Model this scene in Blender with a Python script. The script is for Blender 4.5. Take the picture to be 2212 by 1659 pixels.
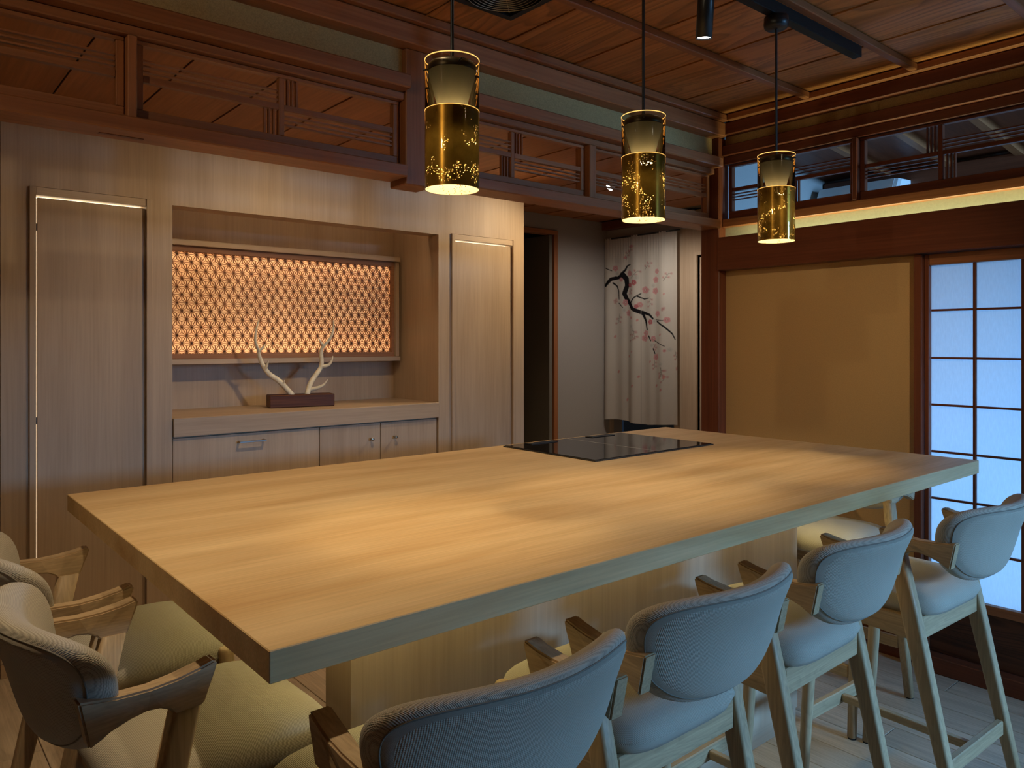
import bpy, bmesh, math, random
import numpy as np
from mathutils import Vector
random.seed(4)
for o in list(bpy.data.objects): bpy.data.objects.remove(o)
SC = bpy.context.scene
COL = SC.collection
PI = math.pi

# ------------------------------------------------------------------ camera
CAM_H = 1.4
cd = bpy.data.cameras.new('camera'); cam = bpy.data.objects.new('camera', cd); COL.objects.link(cam)
cam.location = (0, 0, CAM_H)
cam.rotation_euler = (PI/2, 0, math.radians(49.93 - 90))
cd.sensor_fit = 'HORIZONTAL'; cd.sensor_width = 36.0
cd.lens = 36.0*1644/2212
cd.shift_y = -89.5/2212
cd.clip_start = 0.05
SC.camera = cam

# ------------------------------------------------------------------ world, exposure
w = bpy.data.worlds.new('world'); SC.world = w; w.use_nodes = True
bg = w.node_tree.nodes['Background']
bg.inputs['Color'].default_value = (0.30, 0.50, 0.85, 1); bg.inputs['Strength'].default_value = 0.02
SC.view_settings.view_transform = 'Standard'; SC.view_settings.look = 'None'
SC.view_settings.gamma = 1.0; SC.view_settings.use_curve_mapping = False
SC.view_settings.exposure = 0.42
SC.cycles.max_bounces = 8; SC.cycles.diffuse_bounces = 5; SC.cycles.transparent_max_bounces = 12
SC.cycles.caustics_reflective = False; SC.cycles.caustics_refractive = False
SC.cycles.sample_clamp_indirect = 4.0

# ------------------------------------------------------------------ lights
DAY = (0.22, 0.54, 1.0); WARM = (1.0, 0.70, 0.38); LEDC = (1.0, 0.86, 0.38)
def light(name, kind, loc, energy, color, target=None, parent=None, **kw):
    l = bpy.data.lights.new(name, kind); l.energy = energy; l.color = color
    for k, v in kw.items(): setattr(l, k, v)
    o = bpy.data.objects.new(name, l); COL.objects.link(o)
    o.location = loc
    if target is not None:
        o.rotation_euler = (Vector(target) - Vector(loc)).to_track_quat('-Z', 'Y').to_euler()
    return o
# daylight entering by the garden windows of the veranda (right) behind the paper screens
light('daylight_veranda', 'AREA', (4.95, 0.25, 0.70), 54, (0.21, 0.49, 1.0), target=(3.5, 0.25, 0.70), shape='RECTANGLE', size=3.9, size_y=1.10, spread=math.radians(125))

# blue fill for the stool backs, through a window added in the unseen near wall
light('fill_near_window', 'AREA', (3.75, -4.5, 2.2), 600, DAY, target=(2.0, 0.8, 0.8), shape='RECTANGLE', size=2.2, size_y=1.0)

# ------------------------------------------------------------------ materials
M = {}
def newmat(name):
    m = bpy.data.materials.new(name); m.use_nodes = True
    nt = m.node_tree; b = nt.nodes['Principled BSDF']; M[name] = m
    return m, nt, b
def nd(nt, t, **kw):
    n = nt.nodes.new(t)
    for k, v in kw.items():
        if k in n.inputs: n.inputs[k].default_value = v
        else: setattr(n, k, v)
    return n
def ramp(nt, stops):
    r = nt.nodes.new('ShaderNodeValToRGB'); e = r.color_ramp.elements
    while len(e) < len(stops): e.new(0.5)
    for i, (p, c) in enumerate(stops): e[i].position = p; e[i].color = (*c, 1)
    return r
def flat(name, col, rough=0.6, metal=0.0, noise=0.0, nscale=60, bump=0.0, bscale=200, spec=0.4):
    m, nt, b = newmat(name)
    b.inputs['Roughness'].default_value = rough; b.inputs['Metallic'].default_value = metal
    b.inputs['Specular IOR Level'].default_value = spec
    b.inputs['Base Color'].default_value = (*col, 1)
    tc = nd(nt, 'ShaderNodeTexCoord')
    if noise:
        n = nd(nt, 'ShaderNodeTexNoise', Scale=nscale, Detail=5.0)
        nt.links.new(tc.outputs['Object'], n.inputs['Vector'])
        r = ramp(nt, [(0.3, tuple(c*(1-noise) for c in col)), (0.7, tuple(min(1, c*(1+noise)) for c in col))])
        nt.links.new(n.outputs['Fac'], r.inputs[0]); nt.links.new(r.outputs[0], b.inputs['Base Color'])
    if bump:
        n2 = nd(nt, 'ShaderNodeTexNoise', Scale=bscale, Detail=4.0)
        nt.links.new(tc.outputs['Object'], n2.inputs['Vector'])
        bp = nd(nt, 'ShaderNodeBump', Strength=bump, Distance=0.002)
        nt.links.new(n2.outputs['Fac'], bp.inputs['Height']); nt.links.new(bp.outputs[0], b.inputs['Normal'])
    return m
def wood(name, c_dark, c_light, axis='x', rough=0.5, band=7.0, stretch=0.35, fine=110.0, fine_amt=0.25,
         ring=0.0, ring_scale=9.0, ring_dist=5.0, var=0.18, spec=0.35, streak=0.0, streak_col=None, rnd=True):
    m, nt, b = newmat(name)
    b.inputs['Roughness'].default_value = rough; b.inputs['Specular IOR Level'].default_value = spec
    tc = nd(nt, 'ShaderNodeTexCoord'); oi = nd(nt, 'ShaderNodeObjectInfo')
    cx = nd(nt, 'ShaderNodeVectorMath', operation='SCALE'); cx.inputs[0].default_value = (17.3, 31.7, 7.9)
    nt.links.new(oi.outputs['Random'], cx.inputs['Scale'])
    ad = nd(nt, 'ShaderNodeVectorMath', operation='ADD')
    nt.links.new(tc.outputs['Object'], ad.inputs[0])
    if rnd: nt.links.new(cx.outputs[0], ad.inputs[1])
    def mapped(sc):
        s = [1.0, 1.0, 1.0]; s['xyz'.index(axis)] = stretch/ max(1.0, 1.0)
        mp = nd(nt, 'ShaderNodeMapping'); mp.inputs['Scale'].default_value = tuple(
            (stretch*1.6 if i == 'xyz'.index(axis) else sc) for i in range(3))
        nt.links.new(ad.outputs[0], mp.inputs['Vector']); return mp
    mp = mapped(band)
    n1 = nd(nt, 'ShaderNodeTexNoise', Scale=1.0, Detail=5.0, Roughness=0.6, Distortion=0.4)
    nt.links.new(mp.outputs[0], n1.inputs['Vector'])
    r1 = ramp(nt, [(0.28, c_dark), (0.72, c_light)])
    nt.links.new(n1.outputs['Fac'], r1.inputs[0])
    col = r1.outputs[0]
    if ring:
        mp3 = nd(nt, 'ShaderNodeMapping')
        mp3.inputs['Scale'].default_value = tuple((ring_scale*0.12 if i == 'xyz'.index(axis) else ring_scale) for i in range(3))
        nt.links.new(ad.outputs[0], mp3.inputs['Vector'])
        wv = nd(nt, 'ShaderNodeTexNoise', Scale=1.0, Detail=1.5, Distortion=0.8)
        nt.links.new(mp3.outputs[0], wv.inputs['Vector'])
        mu = nd(nt, 'ShaderNodeMath', operation='MULTIPLY'); mu.inputs[1].default_value = ring_dist*8
        nt.links.new(wv.outputs['Fac'], mu.inputs[0])
        fr = nd(nt, 'ShaderNodeMath', operation='FRACT'); nt.links.new(mu.outputs[0], fr.inputs[0])
        rr = ramp(nt, [(0.0, (1-ring,)*3), (0.55, (1, 1, 1)), (0.9, (1, 1, 1)), (1.0, (1-ring*0.8,)*3)])
        nt.links.new(fr.outputs[0], rr.inputs[0])
        mx = nd(nt, 'ShaderNodeMix', data_type='RGBA', blend_type='MULTIPLY'); mx.inputs[0].default_value = 1.0
        nt.links.new(col, mx.inputs[6]); nt.links.new(rr.outputs[0], mx.inputs[7]); col = mx.outputs[2]
    mp2 = nd(nt, 'ShaderNodeMapping'); mp2.inputs['Scale'].default_value = tuple(
        (stretch*8 if i == 'xyz'.index(axis) else fine) for i in range(3))
    nt.links.new(ad.outputs[0], mp2.inputs['Vector'])
    n2 = nd(nt, 'ShaderNodeTexNoise', Scale=1.0, Detail=3.0)
    nt.links.new(mp2.outputs[0], n2.inputs['Vector'])
    r2 = ramp(nt, [(0.3, (1-fine_amt,)*3), (0.7, (1, 1, 1))])
    nt.links.new(n2.outputs['Fac'], r2.inputs[0])
    mx = nd(nt, 'ShaderNodeMix', data_type='RGBA', blend_type='MULTIPLY'); mx.inputs[0].default_value = 1.0
    nt.links.new(col, mx.inputs[6]); nt.links.new(r2.outputs[0], mx.inputs[7]); col = mx.outputs[2]
    if var:
        hs = nd(nt, 'ShaderNodeHueSaturation')
        mr = nd(nt, 'ShaderNodeMapRange'); mr.inputs[3].default_value = 1-var; mr.inputs[4].default_value = 1+var
        nt.links.new(oi.outputs['Random'], mr.inputs[0]); nt.links.new(mr.outputs[0], hs.inputs['Value'])
        nt.links.new(col, hs.inputs['Color']); col = hs.outputs[0]
    nt.links.new(col, b.inputs['Base Color'])
    bp = nd(nt, 'ShaderNodeBump', Strength=0.12, Distance=0.002)
    nt.links.new(n2.outputs['Fac'], bp.inputs['Height']); nt.links.new(bp.outputs[0], b.inputs['Normal'])
    return m
for ax in 'xyz':
    wood('trim_'+ax, (0.27, 0.095, 0.036), (0.42, 0.165, 0.066), ax, rough=0.42, band=14, var=0.10)
    wood('darktrim_'+ax, (0.13, 0.034, 0.015), (0.22, 0.066, 0.030), ax, rough=0.42, band=14, var=0.10)
    wood('ash_'+ax, (0.42, 0.28, 0.155), (0.56, 0.39, 0.225), ax, rough=0.5, band=22, ring=0.13, ring_scale=22, ring_dist=1.4, fine=260, var=0.05)
    wood('panel_'+ax, (0.45, 0.328, 0.225), (0.57, 0.438, 0.318), ax, rough=0.5, band=7, stretch=0.4, fine=130, fine_amt=0.12, var=0.05)
wood('kumiko_wood', (0.36, 0.17, 0.085), (0.46, 0.23, 0.12), 'x', rough=0.6, band=12, var=0)
wood('ceiling_board', (0.46, 0.165, 0.046), (0.62, 0.26, 0.08), 'y', rough=0.45, band=5, ring=0.40, ring_scale=5.5, ring_dist=1.6, fine=70, var=0.12)
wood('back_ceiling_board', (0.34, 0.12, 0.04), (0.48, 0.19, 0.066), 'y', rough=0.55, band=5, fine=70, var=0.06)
wood('floor_plank', (0.50, 0.385, 0.27), (0.66, 0.53, 0.39), 'y', rough=0.35, band=14, stretch=0.5, ring=0.12, ring_scale=12, ring_dist=1.6, fine=140, var=0.12)
wood('tabletop', (0.52, 0.30, 0.115), (0.78, 0.555, 0.295), 'x', rough=0.55, band=7, stretch=0.55, fine=190, fine_amt=0.16, var=0)
wood('skirting_board', (0.06, 0.022, 0.012), (0.15, 0.055, 0.028), 'y', rough=0.45, band=16, ring=0.5, ring_scale=8, ring_dist=1.8, var=0)
wood('block_wood', (0.075, 0.022, 0.010), (0.17, 0.06, 0.024), 'x', rough=0.5, band=30, fine=240, fine_amt=0.5, var=0)
flat('olive_plaster', (0.44, 0.295, 0.125), 0.9, noise=0.16, nscale=220, bump=0.6, bscale=420)
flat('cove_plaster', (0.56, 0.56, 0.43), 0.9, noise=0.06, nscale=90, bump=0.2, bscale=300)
flat('tan_paper', (0.55, 0.355, 0.155), 0.85, noise=0.07, nscale=260, bump=0.25, bscale=600)
flat('grey_wall', (0.34, 0.315, 0.30), 0.9, noise=0.05, nscale=200, bump=0.3, bscale=500)
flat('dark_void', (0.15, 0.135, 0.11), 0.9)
flat('pale_wall', (0.55, 0.52, 0.46), 0.9, noise=0.05)
flat('closet_white', (0.8, 0.76, 0.68), 0.8)
flat('black_metal', (0.012, 0.012, 0.013), 0.38, spec=0.5)
flat('rail_metal', (0.008, 0.008, 0.008), 0.5, spec=0.25)
flat('steel', (0.42, 0.40, 0.37), 0.28, metal=1.0)
flat('wire', (0.55, 0.50, 0.42), 0.35, metal=1.0)
flat('rubber', (0.012, 0.012, 0.012), 0.7)
flat('antler', (0.84, 0.76, 0.58), 0.55, noise=0.12, nscale=40, bump=0.5, bscale=160)
flat('cooktop_glass', (0.012, 0.012, 0.013), 0.06, spec=0.6)
flat('cooktop_edge', (0.06, 0.06, 0.06), 0.3, metal=0.6)
flat('line_print', (0.55, 0.52, 0.48), 0.5)
flat('vent_black', (0.006, 0.006, 0.006), 0.5)
flat('white_plastic', (0.78, 0.79, 0.80), 0.45)
flat('white_label', (0.75, 0.62, 0.58), 0.6)

# upholstery: woven, relief from UV in metres
m, nt, b = newmat('fabric')
b.inputs['Roughness'].default_value = 0.92; b.inputs['Specular IOR Level'].default_value = 0.15
b.inputs['Sheen Weight'].default_value = 0.15
tc = nd(nt, 'ShaderNodeTexCoord'); sp = nd(nt, 'ShaderNodeSeparateXYZ'); nt.links.new(tc.outputs['UV'], sp.inputs[0])
PITCH = 0.0058
def mth(op, a, bb=None):
    n = nd(nt, 'ShaderNodeMath', operation=op)
    for i, v in enumerate((a, bb)):
        if v is None: continue
        if isinstance(v, (int, float)): n.inputs[i].default_value = v
        else: nt.links.new(v, n.inputs[i])
    return n.outputs[0]
s1 = mth('SINE', mth('MULTIPLY', mth('ADD', sp.outputs[0], sp.outputs[1]), 2*PI/PITCH/1.0))
s2 = mth('SINE', mth('MULTIPLY', mth('SUBTRACT', sp.outputs[0], sp.outputs[1]), 2*PI/PITCH/1.0))
hgt = mth('MULTIPLY_ADD', mth('MULTIPLY', s1, s2), 0.5); nt.nodes[-1].inputs[2].default_value = 0.5
rf = ramp(nt, [(0.05, (0.27, 0.23, 0.18)), (0.6, (0.51, 0.445, 0.355))])  # weave gaps darkened in the colour, as shade between threads
nt.links.new(hgt, rf.inputs[0])
nz = nd(nt, 'ShaderNodeTexNoise', Scale=9.0, Detail=4.0); nt.links.new(tc.outputs['UV'], nz.inputs['Vector'])
hv = nd(nt, 'ShaderNodeHueSaturation'); mr = nd(nt, 'ShaderNodeMapRange'); mr.inputs[3].default_value = 0.92; mr.inputs[4].default_value = 1.08
nt.links.new(nz.outputs['Fac'], mr.inputs[0]); nt.links.new(mr.outputs[0], hv.inputs['Value']); nt.links.new(rf.outputs[0], hv.inputs['Color'])
nt.links.new(hv.outputs[0], b.inputs['Base Color'])
bp = nd(nt, 'ShaderNodeBump', Strength=0.55, Distance=0.0016); nt.links.new(hgt, bp.inputs['Height']); nt.links.new(bp.outputs[0], b.inputs['Normal'])
flat('seam_crease', (0.20, 0.17, 0.135), 0.9)  # dark colour of the ring drawn for the crease at the backrest seam

def mixmat(name, build):
    m = bpy.data.materials.new(name); m.use_nodes = True; nt = m.node_tree
    for n in list(nt.nodes): nt.nodes.remove(n)
    out = nt.nodes.new('ShaderNodeOutputMaterial'); M[name] = m
    nt.links.new(build(nt), out.inputs['Surface']); return m
def paper(nt, tint=(0.84, 0.87, 0.88), tr=0.68):
    tc = nd(nt, 'ShaderNodeTexCoord'); n = nd(nt, 'ShaderNodeTexNoise', Scale=60.0, Detail=6.0)
    mp = nd(nt, 'ShaderNodeMapping'); mp.inputs['Scale'].default_value = (1, 3, 0.6)
    nt.links.new(tc.outputs['Object'], mp.inputs[0]); nt.links.new(mp.outputs[0], n.inputs['Vector'])
    r = ramp(nt, [(0.3, tuple(c*0.93 for c in tint)), (0.7, tint)]); nt.links.new(n.outputs['Fac'], r.inputs[0])
    d = nd(nt, 'ShaderNodeBsdfDiffuse'); t = nd(nt, 'ShaderNodeBsdfTranslucent')
    nt.links.new(r.outputs[0], d.inputs[0]); nt.links.new(r.outputs[0], t.inputs[0])
    mx = nd(nt, 'ShaderNodeMixShader'); mx.inputs[0].default_value = tr
    nt.links.new(d.outputs[0], mx.inputs[1]); nt.links.new(t.outputs[0], mx.inputs[2]); return mx.outputs[0]
mixmat('shoji_paper', paper)
mixmat('lattice_paper', lambda nt: paper(nt, (0.90, 0.80, 0.66), 0.7))
def cone(nt):
    d = nd(nt, 'ShaderNodeBsdfDiffuse'); d.inputs[0].default_value = (0.05, 0.055, 0.06, 1)
    t = nd(nt, 'ShaderNodeBsdfTranslucent'); t.inputs[0].default_value = (0.45, 0.42, 0.32, 1)
    mx = nd(nt, 'ShaderNodeMixShader'); mx.inputs[0].default_value = 0.4
    nt.links.new(d.outputs[0], mx.inputs[1]); nt.links.new(t.outputs[0], mx.inputs[2]); return mx.outputs[0]
mixmat('cone_frost', cone)
def emit(nt, col, s):
    e = nd(nt, 'ShaderNodeEmission'); e.inputs[0].default_value = (*col, 1); e.inputs[1].default_value = s; return e.outputs[0]
mixmat('led_warm', lambda nt: emit(nt, (1.0, 0.80, 0.50), 14))
mixmat('led_tape', lambda nt: emit(nt, (1.0, 0.90, 0.45), 3))
mixmat('led_niche', lambda nt: emit(nt, (1.0, 0.68, 0.38), 0.7))
mixmat('led_white', lambda nt: emit(nt, (1.0, 0.96, 0.90), 18))
mixmat('closet_lamp', lambda nt: emit(nt, (1.0, 0.80, 0.52), 3.0))
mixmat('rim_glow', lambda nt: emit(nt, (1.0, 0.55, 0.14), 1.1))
def glass(nt):
    t = nd(nt, 'ShaderNodeBsdfTransparent'); t.inputs[0].default_value = (0.93, 0.80, 0.60, 1)
    g = nd(nt, 'ShaderNodeBsdfGlossy'); g.inputs['Roughness'].default_value = 0.03; g.inputs[0].default_value = (1, 0.9, 0.75, 1)
    f = nd(nt, 'ShaderNodeFresnel'); f.inputs[0].default_value = 1.4
    mx = nd(nt, 'ShaderNodeMixShader'); nt.links.new(f.outputs[0], mx.inputs[0])
    nt.links.new(t.outputs[0], mx.inputs[1]); nt.links.new(g.outputs[0], mx.inputs[2]); return mx.outputs[0]
mixmat('amber_glass', glass)
def foil(nt):
    tc = nd(nt, 'ShaderNodeTexCoord'); oi = nd(nt, 'ShaderNodeObjectInfo')
    ad = nd(nt, 'ShaderNodeVectorMath', operation='ADD'); sc = nd(nt, 'ShaderNodeVectorMath', operation='SCALE'); sc.inputs[0].default_value = (9, 5, 3)
    nt.links.new(oi.outputs['Random'], sc.inputs['Scale']); nt.links.new(tc.outputs['Object'], ad.inputs[0]); nt.links.new(sc.outputs[0], ad.inputs[1])
    v = nd(nt, 'ShaderNodeTexVoronoi', Scale=260.0); nt.links.new(ad.outputs[0], v.inputs['Vector'])
    n = nd(nt, 'ShaderNodeTexNoise', Scale=26.0, Detail=4.0); nt.links.new(ad.outputs[0], n.inputs['Vector'])
    a = nd(nt, 'ShaderNodeMath', operation='LESS_THAN'); nt.links.new(v.outputs['Distance'], a.inputs[0]); a.inputs[1].default_value = 0.27
    bb = nd(nt, 'ShaderNodeMath', operation='GREATER_THAN'); nt.links.new(n.outputs['Fac'], bb.inputs[0]); bb.inputs[1].default_value = 0.55
    h = nd(nt, 'ShaderNodeMath', operation='MULTIPLY'); nt.links.new(a.outputs[0], h.inputs[0]); nt.links.new(bb.outputs[0], h.inputs[1])
    n2 = nd(nt, 'ShaderNodeTexNoise', Scale=40.0, Detail=6.0); nt.links.new(ad.outputs[0], n2.inputs['Vector'])
    r = ramp(nt, [(0.3, (0.30, 0.20, 0.052)), (0.7, (0.46, 0.325, 0.09))]); nt.links.new(n2.outputs['Fac'], r.inputs[0])
    ge = nd(nt, 'ShaderNodeNewGeometry'); mxi = nd(nt, 'ShaderNodeMix', data_type='RGBA')       # leaf outside; inside painted paler for the lamp's brightness on it
    nt.links.new(ge.outputs['Backfacing'], mxi.inputs[0]); nt.links.new(r.outputs[0], mxi.inputs[6]); mxi.inputs[7].default_value = (0.80, 0.70, 0.46, 1)
    d = nd(nt, 'ShaderNodeBsdfDiffuse'); nt.links.new(mxi.outputs[2], d.inputs[0])
    g = nd(nt, 'ShaderNodeBsdfGlossy'); g.inputs['Roughness'].default_value = 0.28; nt.links.new(r.outputs[0], g.inputs[0])
    t = nd(nt, 'ShaderNodeBsdfTranslucent'); t.inputs[0].default_value = (0.45, 0.32, 0.07, 1)
    m1 = nd(nt, 'ShaderNodeMixShader'); m1.inputs[0].default_value = 0.45
    nt.links.new(d.outputs[0], m1.inputs[1]); nt.links.new(g.outputs[0], m1.inputs[2])
    m2 = nd(nt, 'ShaderNodeMixShader'); m2.inputs[0].default_value = 0.006
    nt.links.new(m1.outputs[0], m2.inputs[1]); nt.links.new(t.outputs[0], m2.inputs[2])
    tp = nd(nt, 'ShaderNodeBsdfTransparent'); tp.inputs[0].default_value = (1, 0.85, 0.5, 1)
    m3 = nd(nt, 'ShaderNodeMixShader'); nt.links.new(h.outputs[0], m3.inputs[0])
    nt.links.new(m2.outputs[0], m3.inputs[1]); nt.links.new(tp.outputs[0], m3.inputs[2]); return m3.outputs[0]
mixmat('gold_foil', foil)
m, nt, b = newmat('noren_cloth')
at = nd(nt, 'ShaderNodeVertexColor'); at.layer_name = 'print'
d = nd(nt, 'ShaderNodeBsdfDiffuse'); t = nd(nt, 'ShaderNodeBsdfTranslucent'); mx = nd(nt, 'ShaderNodeMixShader'); mx.inputs[0].default_value = 0.25
nt.links.new(at.outputs[0], d.inputs[0]); nt.links.new(at.outputs[0], t.inputs[0])
nt.links.new(d.outputs[0], mx.inputs[1]); nt.links.new(t.outputs[0], mx.inputs[2])
nt.links.new(mx.outputs[0], nt.nodes['Material Output'].inputs['Surface'])

# ------------------------------------------------------------------ object helpers
def wl(o):
    v = Vector((0, 0, 0))
    while o is not None: v = v + o.location; o = o.parent
    return v
def tag(o, label=None, cat=None, group=None, kind=None):
    if label: o['label'] = label
    if cat: o['category'] = cat
    if group: o['group'] = group
    if kind: o['kind'] = kind
    return o
def link(name, me, mat, loc=(0, 0, 0), parent=None):
    o = bpy.data.objects.new(name, me); COL.objects.link(o)
    if mat is not None and len(me.materials) == 0: me.materials.append(M[mat])
    loc = Vector(loc)
    if parent is not None: o.parent = parent; loc = loc - wl(parent)
    o.location = loc; return o
def empty(name, loc, label=None, cat=None, group=None, kind=None, parent=None):
    o = bpy.data.objects.new(name, None); COL.objects.link(o); o.empty_display_size = 0.1
    loc = Vector(loc)
    if parent is not None: o.parent = parent; loc = loc - wl(parent)
    o.location = loc; return tag(o, label, cat, group, kind)
def finish(bm, name, smooth=False):
    bmesh.ops.recalc_face_normals(bm, faces=bm.faces)
    me = bpy.data.meshes.new(name); bm.to_mesh(me); bm.free()
    if smooth:
        for p in me.polygons: p.use_smooth = True
    return me
def bm_box(bm, b, bev=0.0, off=(0, 0, 0)):
    x0, x1, y0, y1, z0, z1 = b
    vs = [bm.verts.new((x-off[0], y-off[1], z-off[2])) for x, y, z in
          [(x0,y0,z0),(x1,y0,z0),(x1,y1,z0),(x0,y1,z0),(x0,y0,z1),(x1,y0,z1),(x1,y1,z1),(x0,y1,z1)]]
    fs = [bm.faces.new([vs[i] for i in f]) for f in [(0,3,2,1),(4,5,6,7),(0,1,5,4),(1,2,6,5),(2,3,7,6),(3,0,4,7)]]
    if bev:
        es = set(e for f in fs for e in f.edges)
        bmesh.ops.bevel(bm, geom=list(es), offset=bev, segments=1, affect='EDGES')
def box(name, b, mat, parent=None, bev=0.002, kind=None):
    c = ((b[0]+b[1])/2, (b[2]+b[3])/2, (b[4]+b[5])/2)
    bm = bmesh.new(); bm_box(bm, b, bev, c)
    o = link(name, finish(bm, name), mat, c, parent)
    if kind: o['kind'] = kind
    return o
def boxes(name, bs, mat, parent=None, bev=0.0, kind=None, loc=None):
    c = loc or ((bs[0][0]+bs[0][1])/2, (bs[0][2]+bs[0][3])/2, bs[0][4])
    bm = bmesh.new()
    for b in bs: bm_box(bm, b, bev, c)
    o = link(name, finish(bm, name), mat, c, parent)
    if kind: o['kind'] = kind
    return o
def loft(rings, closed=True, caps=True, smooth=True, name='loft'):
    bm = bmesh.new(); R = []
    for r in rings: R.append([bm.verts.new(p) for p in r])
    n = len(rings[0])
    for a, b2 in zip(R[:-1], R[1:]):
        for i in range(n if closed else n-1):
            bm.faces.new((a[i], a[(i+1) % n], b2[(i+1) % n], b2[i]))
    if caps:
        bm.faces.new(R[0]); bm.faces.new(R[-1])
    me = finish(bm, name)
    if smooth:
        for p in me.polygons: p.use_smooth = len(p.vertices) == 4
    return me
def lathe(prof, seg=40, name='lathe', c=(0, 0, 0), smooth=True, closed_prof=False):
    bm = bmesh.new(); R = []
    for r, z in prof:
        R.append([bm.verts.new((c[0]+r*math.cos(2*PI*i/seg), c[1]+r*math.sin(2*PI*i/seg), c[2]+z)) for i in range(seg)])
    if closed_prof: R.append(R[0])
    for a, b2 in zip(R[:-1], R[1:]):
        for i in range(seg): bm.faces.new((a[i], a[(i+1) % seg], b2[(i+1) % seg], b2[i]))
    if not closed_prof:
        for k in (0, -1):
            if prof[k][0] < 1e-4: bmesh.ops.remove_doubles(bm, verts=list(R[k]), dist=1e-5)
    return finish(bm, name, smooth)
def tube(pts, radii, seg=10, name='tube'):
    pts = [Vector(p) for p in pts]; rings = []
    up = Vector((0, 0.02, 1))
    for i, p in enumerate(pts):
        t = (pts[min(i+1, len(pts)-1)] - pts[max(i-1, 0)]).normalized()
        u = t.cross(Vector((0.31, 0.95, 0.05))).normalized(); v = t.cross(u).normalized()
        rings.append([p + (u*math.cos(2*PI*k/seg) + v*math.sin(2*PI*k/seg))*radii[i] for k in range(seg)])
    return loft(rings, name=name)
def rrect(c, hx, hy, r, n=3):
    out = []
    for sx, sy, a0 in ((1, 1, 0), (-1, 1, 90), (-1, -1, 180), (1, -1, 270)):
        for k in range(n):
            a = math.radians(a0 + 90*k/(n-1))
            out.append((c[0]+sx*(hx-r)+r*math.cos(a), c[1]+sy*(hy-r)+r*math.sin(a), c[2]))
    return out
def copy_tree(o, parent=None):
    c = o.copy(); COL.objects.link(c); c.parent = parent
    for ch in list(o.children): copy_tree(ch, c)
    return c

# ================================================================== SETTING
CEIL = 2.60
# floor with planks running along y
floor = box('floor', (-2.05, 6.4, -2.25, 6.0, -0.10, -0.014), 'dark_void', None, 0.0, 'structure')
PW, GAP = 0.15, 0.0012
pm = {}
def plank_mesh(L):
    k = round(L, 3)
    if k not in pm:
        bm = bmesh.new(); bm_box(bm, (-PW/2+GAP, PW/2-GAP, -L/2+GAP, L/2-GAP, -0.014, 0.0), 0.0012)
        pm[k] = finish(bm, 'plank')
    return pm[k]
nx = 0; x = -0.30
while x < 4.6:
    y = -0.6 - [0.0, 0.9, 0.45, 1.35][nx % 4]
    while y < 4.5:
        y0, y1 = max(y, -0.6), min(y+1.82, 4.5)
        if y1 - y0 > 0.1: link('plank', plank_mesh(y1-y0), 'floor_plank', (x+PW/2, (y0+y1)/2, 0), floor)
        y += 1.82
    x += PW; nx += 1
boxes('plank_field', [(-2.05, -0.30, -2.2, 4.5, -0.014, 0), (-0.30, 4.6, -2.2, -0.6, -0.014, 0), (4.6, 6.4, -2.2, 6, -0.014, 0), (-0.3, 4.6, 4.5, 6, -0.014, 0)], 'floor_plank', floor, kind='stuff')

# ceiling of the main room: boards along y, overlapping; battens along x
ceil = box('ceiling', (-2.05, 3.5, -2.25, 2.42, CEIL+0.014, CEIL+0.08), 'dark_void', None, 0.0, 'structure')
BW = 0.380; xs0 = 1.556 - 10*BW
bmesh_board = {}
def board(L, wd, name, y0, xa, mat, z, parent, key):
    if key not in bmesh_board:
        bm = bmesh.new(); t = 0.008
        P = [(-wd/2+0.0025, 0.0), (wd/2-0.0025, 0.004), (wd/2-0.0025, 0.004+t*0.6), (-wd/2+0.0025, t*0.8)]
        a = [bm.verts.new((p[0], -L/2, p[1])) for p in P]; b2 = [bm.verts.new((p[0], L/2, p[1])) for p in P]
        bm.faces.new(a); bm.faces.new(b2)
        for i in range(4): bm.faces.new((a[i], a[(i+1) % 4], b2[(i+1) % 4], b2[i]))
        bmesh_board[key] = finish(bm, name)
    return link(name, bmesh_board[key], mat, (xa+wd/2, y0+L/2, z), parent)
for i in range(16):
    xa = xs0 + i*BW
    if xa > 3.48: break
    board(4.62, BW, 'ceiling_board', -2.2, xa, 'ceiling_board', CEIL-0.002, ceil, 'main')
for y in (1.885, 1.395, 0.90, 0.41, -0.08, -0.57, -1.06, -1.55):
    box('batten', (-2.0, 3.47, y-0.016, y+0.016, CEIL-0.030, CEIL-0.001), 'trim_x', ceil, 0.003)

# ceiling over the rear bay (lower), board seams along y
ZB = 2.43
bceil = box('ceiling_rear', (-2.05, 4.95, 2.50, 6.0, ZB+0.012, ZB+0.06), 'dark_void', None, 0.0, 'structure')
for i in range(24):
    xa = 0.575 - 8*0.322 + i*0.322
    if xa > 4.7: break
    board(2.05, 0.322, 'ceiling_board', 2.505, xa, 'back_ceiling_board', ZB-0.002, bceil, 'rear')

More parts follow.
